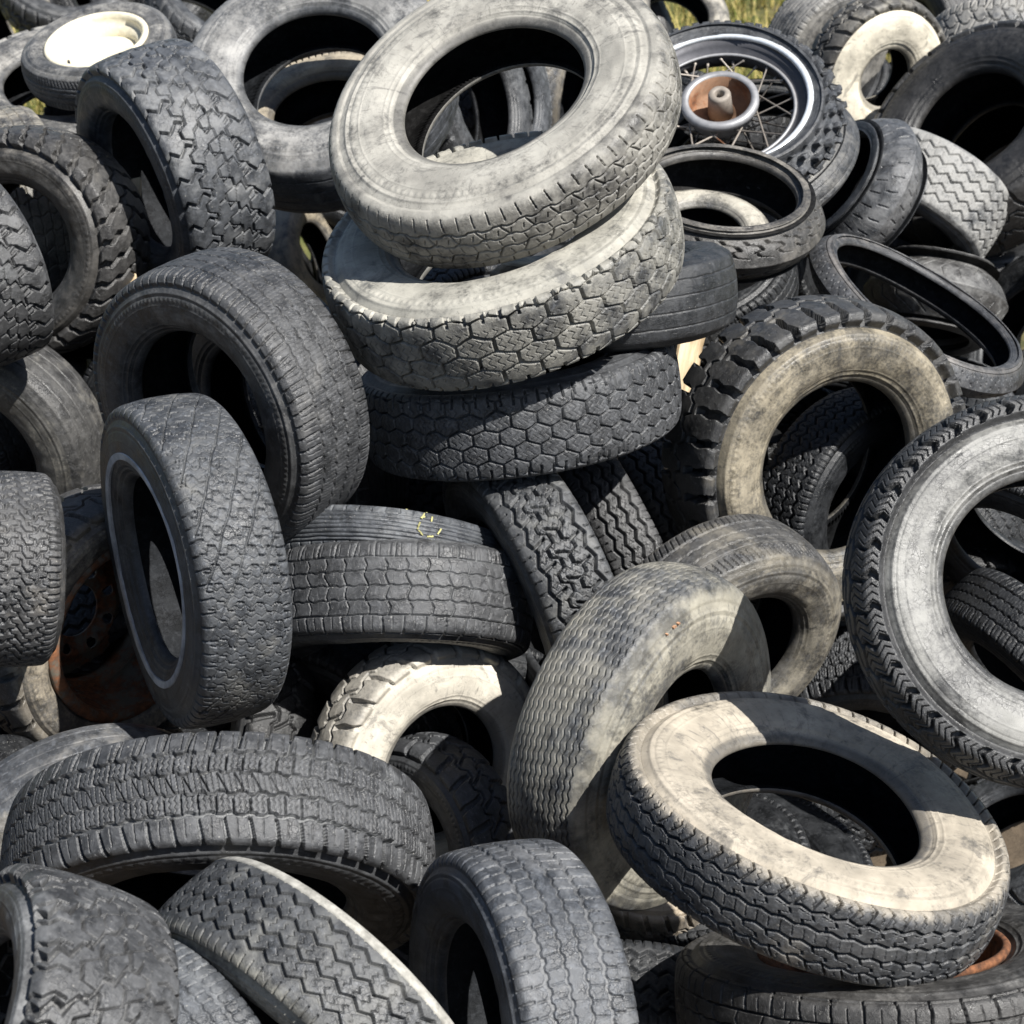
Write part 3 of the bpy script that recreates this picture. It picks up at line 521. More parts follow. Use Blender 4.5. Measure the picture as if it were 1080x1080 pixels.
T('T6b', 'tyre_casing', 'fine-ribbed tyre with yellow chalk marks behind the grid-treaded tyre', 'ribs', .043, GREY, .2, .36, 18, 290)
T('T7', 'tyre_casing', 'pale dust-covered tyre standing below the square grid tyre', 'oldlug', .048, (0.487, 0.452, 0.383), .95, .70, 19, 280)
T('T8', 'tyre_casing', 'wide grey five-row block tyre lying across the bottom left, lighter dust in its grooves', 'terrain', .042, GREY, .12, .24, 20, 470, gd=.3, warp=.006)
T('T9', 'tyre_casing', 'small dark tyre facing left beneath the pale dusty tyre', 'oldlug', .035, GREY, .12, .15, 21, 235)
T('T10', 'tyre_casing', 'wide mud-terrain tyre with heavy lugs in the bottom left corner', 'mud', .043, (0.296, 0.300, 0.300), .35, .30, 22, 390)
T('T10b', 'tyre_casing', 'worn grey tyre wedged between the corner mud tyre and the zigzag tyre', 'wornrib', .048, GREY, .3, .40, 23, 275)
T('T11', 'tyre_casing', 'tyre with deep zigzag grooves and one pale chalky shoulder, bottom left of centre', 'zigzag', .042, (0.383, 0.374, 0.331), .55, .34, 24, 430)
T('T12', 'tyre_casing', 'worn straight-ribbed tyre standing at the bottom centre edge', 'wornrib', .048, (0.313, 0.313, 0.313), .15, .40, 25, 375, gd=.25)
T('T13', 'tyre_casing', 'tall upright worn tyre with fine wavy tread and orange specks on its shoulder', 'finezig', .048, (0.383, 0.357, 0.287), .62, .55, 26, 385)
T('T14', 'tyre_casing', 'tilted beige-sided trailer tyre lying over the bottom right rusty-rimmed tyre', 'trailer', .035, (0.418, 0.370, 0.296), .86, .26, 27, 435)
T('T15', 'tyre_casing', 'big pale-sided snow tyre cut by the right edge of the photo', 'snow', .029, (0.331, 0.326, 0.304), .60, .10, 28, 420, shd=0)
T('T16', 'tyre_casing', 'truck tyre with big square side lugs and a tan sidewall right of centre', 'biglug', .031, (0.400, 0.348, 0.252), .58, .20, 29, 350, shd=0)
T('T17', 'tyre_casing', 'half-shaded worn tyre with a herringbone shoulder behind the tall upright tyre', 'herring', .043, (0.331, 0.296, 0.226), .45, .36, 30, 275)
T('T18', 'tyre_casing', 'leaning tyre with deep wavy blocks, front one of three leaning side by side', 'zigwide', .039, (0.331, 0.322, 0.287), .2, .30, 31, 320)
T('T19', 'tyre_casing', 'middle one of three tyres leaning side by side under the central stack', 'zigzag', .035, GREY, .2, .16, 32, 320)
T('T20', 'tyre_casing', 'rearmost of three tyres leaning side by side beside the side-lugged truck tyre', 'zigzag', .031, GREY, .2, .1, 33, 310)
T('T21', 'tyre_casing', 'bald black tyre lying flat, sticking out right of the central stack', 'bald', .020, (0.261, 0.252, 0.226), .1, .10, 34, 266)
T('T22', 'motorcycle_tyre_casing', 'motorcycle tyre lying flat with a small tyre inside its opening', 'moto', .035, (0.313, 0.287, 0.244), .42, .34, 35, 232, moto=True)
T('T22b', 'tyre_casing', 'small pale-sided tyre seen through the opening of a motorcycle tyre', 'bald', .042, (0.418, 0.392, 0.331), .8, .4, 36, 160)
T('T24', 'motorcycle_tyre_casing', 'smooth thin tyre beneath the knobbly spoked wheel', 'bald', .035, (0.313, 0.296, 0.261), .4, .42, 38, 235, moto=True)
T('T25', 'motorcycle_tyre_casing', 'grey slick motorcycle tyre with short slanting slits, standing right of the knobbly wheel', 'motoslit', .042, (0.331, 0.331, 0.331), .2, .50, 39, 172, moto=True)
T('T26', 'tyre_casing', 'small tyre with a dusty pale wavy-block tread at upper right', 'wavy', .048, (0.435, 0.426, 0.400), .1, .78, 40, 172)
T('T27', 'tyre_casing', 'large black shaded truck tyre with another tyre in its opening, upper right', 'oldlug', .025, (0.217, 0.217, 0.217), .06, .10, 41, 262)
T('T27b', 'tyre_casing', 'blocky tyre seen inside the opening of the large black truck tyre', 'stair', .035, GREY, .1, .1, 42, 230)
T('T28', 'tyre_casing', 'tyre with a bright cream sidewall near the top right', 'oldlug', .042, (0.644, 0.592, 0.479), 1.0, .3, 43, 170, shd=.2)
T('T29', 'tyre_casing', 'dusty grey tyre at the top edge left of the cream-sided tyre', 'ribs', .042, (0.383, 0.365, 0.331), .6, .62, 44, 150)
T('T30', 'tyre_casing', 'pale block-treaded tyre at the very top right corner', 'stair', .048, (0.400, 0.383, 0.348), .4, .75, 45, 150)
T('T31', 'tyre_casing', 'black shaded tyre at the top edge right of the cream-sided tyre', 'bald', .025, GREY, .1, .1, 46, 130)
T('T32', 'motorcycle_tyre_casing', 'grey motorcycle tyre with curved slits lying behind a thin tyre', 'motocurve', .043, (0.313, 0.313, 0.304), .2, .48, 47, 150, moto=True)
T('T33', 'motorcycle_tyre_casing', 'thin motorcycle tyre lying tilted with a long open bead, right side', 'motodots', .038, (0.296, 0.270, 0.244), .40, .25, 48, 262, moto=True)
T('T34', 'motorcycle_tyre_casing', 'small grey tyre piece in the gap below the thin tilted motorcycle tyre', 'motoslit', .042, GREY, .4, .45, 49, 120, moto=True)
T('T36', 'tyre_casing', 'tractor-like tyre with chevron lugs at the left edge', 'chevlug', .035, (0.313, 0.287, 0.244), .28, .16, 50, 248)
T('T36b', 'tyre_casing', 'tyre with a pale finely notched tread just behind the chevron-lugged tyre', 'gridblock', .048, (0.400, 0.365, 0.296), .4, .62, 51, 240)
T('T37', 'tyre_casing', 'dark mud-block tyre at the left edge in front of the chevron-lugged tyre', 'mudblock', .042, GREY, .2, .25, 52, 230)
T('T38', 'tyre_casing', 'off-road tyre with chunky zigzag blocks standing at upper left', 'mudblock', .048, (0.348, 0.348, 0.339), .08, .40, 53, 254)
T('T39', 'tyre_casing', 'big smooth grey truck tyre behind the top of the central stack, upper left', 'bald', .042, (0.365, 0.357, 0.339), .62, .3, 54, 284)
T('T39b', 'tyre_casing', 'dusty tyre seen through the opening of the big smooth grey tyre', 'smallblock', .042, (0.435, 0.374, 0.278), .75, .6, 55, 200)
T('T41', 'tyre_casing', 'pale lugged tyre lying flat beneath the small wheel with the cream rim', 'oldlug', .048, (0.383, 0.365, 0.331), .55, .55, 57, 236)
T('T42', 'tyre_casing', 'smooth bald tyre at the left edge above the small-block tyre', 'bald', .035, (0.365, 0.339, 0.278), .34, .30, 58, 270)
T('T43', 'tyre_casing', 'tyre with small interlocking blocks at the left edge beside the rusty wheel', 'smallblock', .039, (0.313, 0.278, 0.226), .2, .28, 59, 215)
T('T46', 'tyre_casing', 'tan mud-stained tyre wedged behind the bottom centre ribbed tyre', 'oldlug', .042, (0.400, 0.331, 0.244), .85, .6, 61, 280)
T('T47', 'tyre_casing', 'dark worn tyre lying flat at the bottom right corner with a rusty ring', 'gridblock', .028, (0.296, 0.287, 0.270), .3, .22, 62, 400)
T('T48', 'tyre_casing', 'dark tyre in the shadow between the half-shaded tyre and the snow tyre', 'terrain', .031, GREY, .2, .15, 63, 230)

T('T53a', 'tyre_casing', 'dark tyre at the left of the opening of the topmost stack tyre', 'oldlug', .035, GREY, .2, .2, 71, 210)
T('T53b', 'tyre_casing', 'lit grey tyre with worn blocks seen through the opening of the topmost stack tyre', 'stair', .048, GREY, .3, .55, 72, 170)
T('T53c', 'motorcycle_tyre_casing', 'narrow tyre at the right of the opening of the topmost stack tyre', 'motocurve', .042, TAN, .5, .4, 73, 160, moto=True)
T('T54', 'tyre_casing', 'grey tyre behind the knobbly wheel at the top edge beside the grass', 'bald', .042, CREAM, .6, .5, 74, 120)
T('T55', 'tyre_casing', 'distant dusty tyre in the top left corner', 'oldlug', .042, CREAM, .6, .55, 75, 120)
T('T56', 'tyre_casing', 'distant dark tyre between the off-road tyre and the big smooth grey tyre', 'oldlug', .035, GREY, .3, .3, 76, 130)
T('T57', 'tyre_casing', 'distant dark tyre behind the small cream-rimmed wheel, on its left', 'oldlug', .031, GREY, .3, .3, 77, 140)
T('T58', 'tyre_casing', 'small pale-shouldered tyre in the gap left of the central stack', 'bald', .042, TAN, .6, .6, 78, 120)
T('T59', 'tyre_casing', 'distant dark tyre at the top edge right of the small cream-rimmed wheel', 'allseason', .028, GREY, .2, .2, 79, 130)
T('T60', 'tyre_casing', 'rust-brown dusty tyre glimpsed through the opening of the big smooth grey truck tyre', 'bald', .042, (0.261, 0.148, 0.096), .7, .5, 80, 150)
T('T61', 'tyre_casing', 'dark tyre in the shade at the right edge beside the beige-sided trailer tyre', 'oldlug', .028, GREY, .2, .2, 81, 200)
T('T62', 'tyre_casing', 'dark tyre at the right edge above the big pale-sided snow tyre', 'ribs', .031, GREY, .3, .3, 82, 200)
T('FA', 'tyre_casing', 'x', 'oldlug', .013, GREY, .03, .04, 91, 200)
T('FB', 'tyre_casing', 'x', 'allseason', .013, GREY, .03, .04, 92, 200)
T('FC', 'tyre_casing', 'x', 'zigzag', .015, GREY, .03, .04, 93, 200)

# ---- knobbly motorcycle wheel: tyre, chromed rim, spokes, brake-drum hub
def spoked_wheel():
    root = T('T23', 'spoked_wheel_assembly', 'knobbly dirt-bike wheel with a bright rim, spokes and rusty brake drum', 'knobs', .045, (.28, .27, .25), .12, .12, 37, 262, moto=True, cat='wheel', group=None, liner=False)
    I = root_info['T23']; R, W, r = I['R'], I['W'], I['r']
    chrome = rusty('worn_chrome', (.80, .84, .88), .08, 3, metal=.4, rough=.38); steel = rusty('spoke_steel', (.36, .32, .28), .34, 5, metal=.3, rough=.5); well = rusty('dull_rim_well', (.09, .09, .10), .2, 6, metal=.4, rough=.5)
    alu = rusty('grey_hub', (.34, .34, .35), .25, 8, metal=.4, rough=.5); rust = rusty('rusted_drum', (.26, .15, .09), .45, 9, rough=.8)
    b = MB(); h = W * .36
    b.lathe([(r + .012, h), (r + .014, h + .005), (r + .006, h + .008), (r + .000, h + .007), (r - .003, h + .003), (r - .003, h - .004), (r + .006, h - .004)], 144, True)
    rim = b.build('rim', chrome, root); rim['label'] = 'bright metal rim flange'
    b = MB(); b.lathe([(r - .002, h - .001), (r - .010, h * .55), (r - .030, h * .38), (r - .034, h * .3), (r - .036, 0), (r - .034, -h * .3), (r - .030, -h * .38), (r - .014, -h * .55), (r - .010, -h - .004), (r + .012, -h), (r - .006, -h * .5), (r - .024, 0), (r - .006, h * .5), (r + .004, h - .006)], 144, True)
    b.build('rim_well', well, rim)
    b = MB(); b.lathe([(r - .029, h * .40), (r - .034, h * .46), (r - .039, h * .40), (r - .037, h * .30), (r - .031, h * .32)], 144, True); b.build('well_edge', alu, rim)
    hb = MB(); dr = r * .40; t = .055
    hb.lathe([(dr, t), (dr + .010, t - .004), (dr + .011, t - .018), (dr + .002, t - .024), (dr - .002, t - .050), (dr * .62, -.03), (dr * .52, -.060), (.028, -.066), (.012, -.066), (.012, -.05), (dr * .9, t - .062), (dr - .010, t - .05), (dr - .010, t - .002)], 96, True)
    hub = hb.build('hub', alu, root)
    d2 = MB(); d2.lathe([(dr - .011, t - .004), (dr - .013, t - .05), (dr - .020, t - .058), (.03, t - .058), (.03, t - .061), (dr - .018, t - .061), (dr - .0105, t - .05), (dr - .0105, t - .004)], 80, True)
    d2.build('brake_drum', rust, hub)
    bs = MB(); bs.lathe([(.012, t - .06), (.012, t + .014), (.016, t + .018), (.026, t + .018), (.030, t + .012), (.034, t - .058)], 48, True)
    bs.build('axle_boss', plain('boss_metal', (.24, .21, .18), .6, .1), hub)
    n = 36
    for i in range(n):
        a = 2 * PI * i / n; side = 1 if i % 2 else -1; lead = (1 if (i // 2) % 2 else -1) * .62
        p0 = Vector(((dr + .006) * math.cos(a + lead), (dr + .006) * math.sin(a + lead), t - .03)) if side > 0 else Vector((dr * .56 * math.cos(a + lead * 1.4), dr * .56 * math.sin(a + lead * 1.4), -.045))
        p1 = Vector(((r - .036) * math.cos(a), (r - .036) * math.sin(a), side * .006))
        s = MB(); s.tube([p0, p0.lerp(p1, .93), p0.lerp(p1, .935), p1], [.0024, .0024, .0042, .0042], 6); s.build('spoke', steel, root)
    return root
spoked_wheel()

# ---- small wheel with a cream painted rim
def steel_wheel(tid, label, paint, rust_amt, pat, base, dust, sd, td, seed, px, deep, hub_f, holes, valve=False, cat='wheel', fl=1.):
    root = T(tid, 'wheel_assembly', label, pat, base, dust, sd, td, seed, px, cat=cat, group=None, liner=False)
    I = root_info[tid]; R, W, r = I['R'], I['W'], I['r']; h = W * .36
    pm = rusty('wheel_paint', paint, rust_amt, seed, rough=.5); fm = rusty('rim_edge_paint', paint, min(1, rust_amt * 1.25), seed + 1, rough=.5)
    b = MB(); z1 = h - deep
    b.lathe([(r + .003, h + .001), (r + .012 * fl, h + .006), (r + .012 * fl, h + .012 * fl), (r + .004, h + .017 * fl), (r - .006, h + .013 * fl), (r - .009, h + .002), (r - .013, h - .016), (r - .026, z1 + .02), (r - .034, z1 - .01), (r - .034, -h * .5), (r - .012, -h * .8), (r + .002, -h - .01), (r + .012, -h - .013), (r + .003, -h), (r - .006, -h * .7), (r - .030, -h * .4), (r - .030, z1 - .01), (r - .006, h - .012)], 140, True)
    rim = b.build('rim', pm if fl > 1 else fm, root)
    if fl > 1:
        lip = MB(); lip.lathe([(r + .001 + .0085 * math.cos(t * PI / 5), h + .012 + .0085 * math.sin(t * PI / 5)) for t in range(10)], 160, True)
        o = lip.build('rim_lip', rusty('orange_rust', (.36, .17, .08), .5, seed + 7, rough=.6), rim); o['label'] = 'orange-brown rusted lip'
    # pressed disc with hub hole and stud holes: polar grid with the hole cells left out, given thickness
    ro = r - .033; hole = ro * hub_f; nr, na = 40, 200; vs = []; fs = []; keep = []
    prof = lambda q: z1 + (.016 * math.exp(-((q - .62) / .14) ** 2) if hub_f > 0 else -.018 * (1 - q)) - (.010 * max(0, q - .82) / .18)
    for sgn in (0, 1):
        for i in range(nr + 1):
            q = max(hub_f, .012) + (1 - max(hub_f, .012)) * i / nr; rr = ro * q
            for k in range(na):
                a = 2 * PI * k / na; vs.append((rr * math.cos(a), rr * math.sin(a), prof(q) - sgn * .005))
    def isopen(x, y):
        for (f, n_, rad, off) in holes:
            for j in range(n_):
                a = 2 * PI * j / n_ + off
                if (x - ro * f * math.cos(a)) ** 2 + (y - ro * f * math.sin(a)) ** 2 < rad * rad: return True
        return False
    off = (nr + 1) * na; openc = {}
    for i in range(nr):
        for k in range(na):
            a = [i * na + k, i * na + (k + 1) % na, (i + 1) * na + (k + 1) % na, (i + 1) * na + k]
            cx = sum(vs[j][0] for j in a) / 4; cy = sum(vs[j][1] for j in a) / 4; openc[i, k] = isopen(cx, cy)
            if not openc[i, k]: fs.append(tuple(a)); fs.append(tuple(j + off for j in a[::-1]))
    for i in range(nr):
        for k in range(na):
            if openc[i, k]: continue
            for (di, dk, e) in ((-1, 0, (i * na + k, i * na + (k + 1) % na)), (1, 0, ((i + 1) * na + (k + 1) % na, (i + 1) * na + k)), (0, -1, ((i + 1) * na + k, i * na + k)), (0, 1, (i * na + (k + 1) % na, (i + 1) * na + (k + 1) % na))):
                nb = openc.get((i + di, (k + dk) % na)); 
                if (nb is None and di == -1) or nb: fs.append((e[1], e[0], e[0] + off, e[1] + off))
    link('wheel_disc', poly_mesh('wheel_disc', vs, fs, True), pm, root)
    if valve:
        v = MB(); a = valve; p = Vector(((r - .02) * math.cos(a), (r - .02) * math.sin(a), h - .03))
        v.tube([p, p + Vector((-.006 * math.cos(a), -.006 * math.sin(a), .02)), p + Vector((-.008 * math.cos(a), -.008 * math.sin(a), .036))], [.0055, .005, .0038], 10); v.build('valve', plain('valve_rubber', (.03, .03, .03)), root)
    return root
steel_wheel('T40', 'small wheel with a cream painted rim lying on a pale lugged tyre', (.74, .68, .52), .12, 'herring', .05, (.44, .42, .38), .40, .2, 56, 170, .034, 0., [], valve=2.9)
steel_wheel('T44', 'tyre still on a rusty steel rim, behind the white-striped tyre', (.16, .15, .12), .52, 'oldlug', .052, (.50, .43, .32), .45, .2, 60, 290, .15, .40, [(.58, 8, .011, .2)], fl=1.5)
steel_wheel('T45', 'grey tyre on a rust-edged rim above the wide five-row block tyre', (.48, .40, .30), .55, 'bald', .06, (.40, .37, .32), .58, .35, 64, 300, .06, .3, [(.55, 5, .010, .4)], fl=1.5)

# ---- extra pieces that belong to single tyres
shoulder = ring_on_tread('T11', -.84, -1.40, 'chalky_shoulder', plain('chalky_rubber', (.30, .29, .26), .9, var=.35, scale=60)); shoulder['label'] = 'pale chalky shoulder'
stripe = ring_on_sidewall('T5', .47, .57, 'white_stripe', plain('old_white_rubber', (.34, .34, .35), .7, var=.35, scale=24)); stripe['label'] = 'thin greyish white stripe'

def on_tread(tid, u, y, lift=.0015):
    """point on the tread crown: u turns, y metres across"""
    I = root_info[tid]; full = np.vstack([(I['TP'] * [1, -1])[::-1], I['TP'][1:]]); i = int(np.argmin(np.abs(full[:, 1] - y))); th = u * 2 * PI
    a1, a2, bow, w1, w2, w3 = I['a']; rr = full[i, 0] * (1 + (a1 * math.cos(2 * (th - w1)) + a2 * math.cos(3 * (th - w2))) / I['R']) + lift
    return Vector((rr * math.cos(th), rr * math.sin(th), full[i, 1] + bow * math.cos(2 * (th - w3))))

def chalk(tid, strokes, mat, wid, name, label):
    b = MB()
    for st in strokes:
        pts = []
        for (u0, y0), (u1, y1) in zip(st, st[1:]):
            for k in range(6): t = k / 6; pts.append((u0 + (u1 - u0) * t, y0 + (y1 - y0) * t))
        pts.append(st[-1]); P3 = [on_tread(tid, u, y) for u, y in pts]; L = []
        for i, p in enumerate(P3):
            d = (P3[min(i + 1, len(P3) - 1)] - P3[max(i - 1, 0)]).normalized(); nrm = Vector((p.x, p.y, 0)).normalized(); sd = d.cross(nrm) * wid * (.7 + .5 * random.random())
            L.append((p - sd, p + sd, p + sd - nrm * .003, p - sd - nrm * .003))
        vs = [v for q in L for v in q]; fs = []
        for i in range(len(L) - 1):
            for k in range(4): fs.append((i * 4 + k, i * 4 + (k + 1) % 4, i * 4 + 4 + (k + 1) % 4, i * 4 + 4 + k))
        fs += [(0, 1, 2, 3), tuple(len(vs) - 4 + k for k in (3, 2, 1, 0))]; b.add(vs, fs)
    o = b.build(name, mat, root_info[tid]['root'], False); o['label'] = label; return o
random.seed(4)
chalk('T6b', [[(0.954, -0.0418), (0.952, -0.0418)], [(0.928, -0.0418), (0.93, -0.0418)], [(0.932, -0.0418), (0.9367, -0.0259)], [(0.9387, -0.0185), (0.9413, -0.0037)], [(0.938, -0.028), (0.9327, -0.0312)], [(0.924, -0.0344), (0.926, -0.0228)], [(0.94, -0.0026), (0.9347, 0.0058)], [(0.93, 0.0069), (0.9227, 0.0048)], [(0.918, -0.0016), (0.914, -0.0132)]], plain('yellow_chalk', (.34, .32, .14), .95, var=.6), .0016, 'chalk_mark', 'yellow chalk scrawl')
chalk('T13', [[(0.036, 0.0861), (0.0347, 0.0883)], [(0.0247, 0.0883), (0.0207, 0.0883)], [(0.0173, 0.0883), (0.0147, 0.0883)]], plain('orange_paint', (.42, .24, .14), .9, var=.3), .0035, 'paint_speck', 'orange specks')

# rusty ring lying on the corner tyre
def rusty_ring():
    I = root_info['T47']; root = bpy.data.objects.new('rusty_ring', None); COL.objects.link(root); root.matrix_world = I['root'].matrix_world @ Matrix.Translation((0, 0, I['W'] * .36))
    root['label'] = 'rusty steel rim ring on the dark tyre in the bottom right corner'; root['category'] = 'rim'
    b = MB(); r = I['r']; b.lathe([(r + .010, .004), (r + .013, .012), (r + .008, .018), (r + .000, .016), (r - .004, .008), (r - .012, -.03), (r - .03, -.05), (r - .034, -.05), (r - .016, -.03), (r - .008, .004)], 120, True)
    b.build('rim_flange', rusty('rust_ring', (.20, .08, .05), .7, 77), root)
    d = MB(); d.lathe([(r - .031, -.046), (r * .5, -.02), (r * .32, -.03), (r * .32, -.036), (r * .5, -.026), (r - .031, -.052)], 96, True); d.build('wheel_disc', rusty('rust_disc', (.16, .08, .05), .8, 78), root)
rusty_ring()

# ---- weathered boards showing in the gaps
wood = None
def wood_mat():
    m, nt, b = new_mat('weathered_wood', .85, .2); tc = node(nt, 'ShaderNodeTexCoord'); mp = node(nt, 'ShaderNodeMapping'); mp.inputs['Scale'].default_value = (60, 60, 5); nt.links.new(tc.outputs['Object'], mp.inputs['Vector'])
    n = tnoise(nt, mp.outputs[0], 1.0, 5, .65, .4); nt.links.new(mixc(nt, ramp(nt, n, .3, .7), (.26, .19, .11), (.62, .50, .34)), b.inputs['Base Color'])
    bp = node(nt, 'ShaderNodeBump', inp={'Strength': .5, 'Distance': .003}); nt.links.new(n, bp.inputs['Height']); nt.links.new(bp.outputs[0], b.inputs['Normal']); return m
wood = wood_mat()
def board(a, b, width, thick, label, facing):
    a = Vector(a); b = Vector(b); z = (b - a).normalized(); y = Vector(facing); y = (y - z * y.dot(z)).normalized(); x = y.cross(z); L = (b - a).length
    rnd = random.Random(int(L * 1e4)); n = 14; vs = []; c = .004
    for i in range(n + 1):
        t = i / n * L; j = [rnd.uniform(-.002, .002) for _ in range(4)]
        for (px, py) in ((-width / 2 + c, -thick / 2), (width / 2 - c, -thick / 2), (width / 2, -thick / 2 + c), (width / 2, thick / 2 - c), (width / 2 - c, thick / 2), (-width / 2 + c, thick / 2), (-width / 2, thick / 2 - c), (-width / 2, -thick / 2 + c)):
            vs.append((px + j[0], py + j[1], t + (rnd.uniform(-.006, .006) if i in (0, n) else 0)))
    fs = [(i * 8 + k, i * 8 + (k + 1) % 8, (i + 1) * 8 + (k + 1) % 8, (i + 1) * 8 + k) for i in range(n) for k in range(8)] + [tuple(range(7, -1, -1)), tuple(range(n * 8, n * 8 + 8))]
    o = link('wooden_board', poly_mesh('wooden_board', vs, fs), wood); M = Matrix((x, y, z)).transposed().to_4x4(); M.translation = a; o.matrix_world = M
    o['label'] = label; o['category'] = 'board'; o['group'] = 'old boards caught between the tyres'
board((0.447, 4.243, 1.715), (0.31, 3.896, 1.254), .062, .022, 'weathered board wedged between the central stack and the side-lugged truck tyre', (.2,-1,.3))
board((-0.942, 4.636, 1.87), (-0.944, 4.455, 1.648), .030, .018, 'narrow pale board upright between the chevron-lugged tyre and the off-road tyre', (.2,-1,.3))

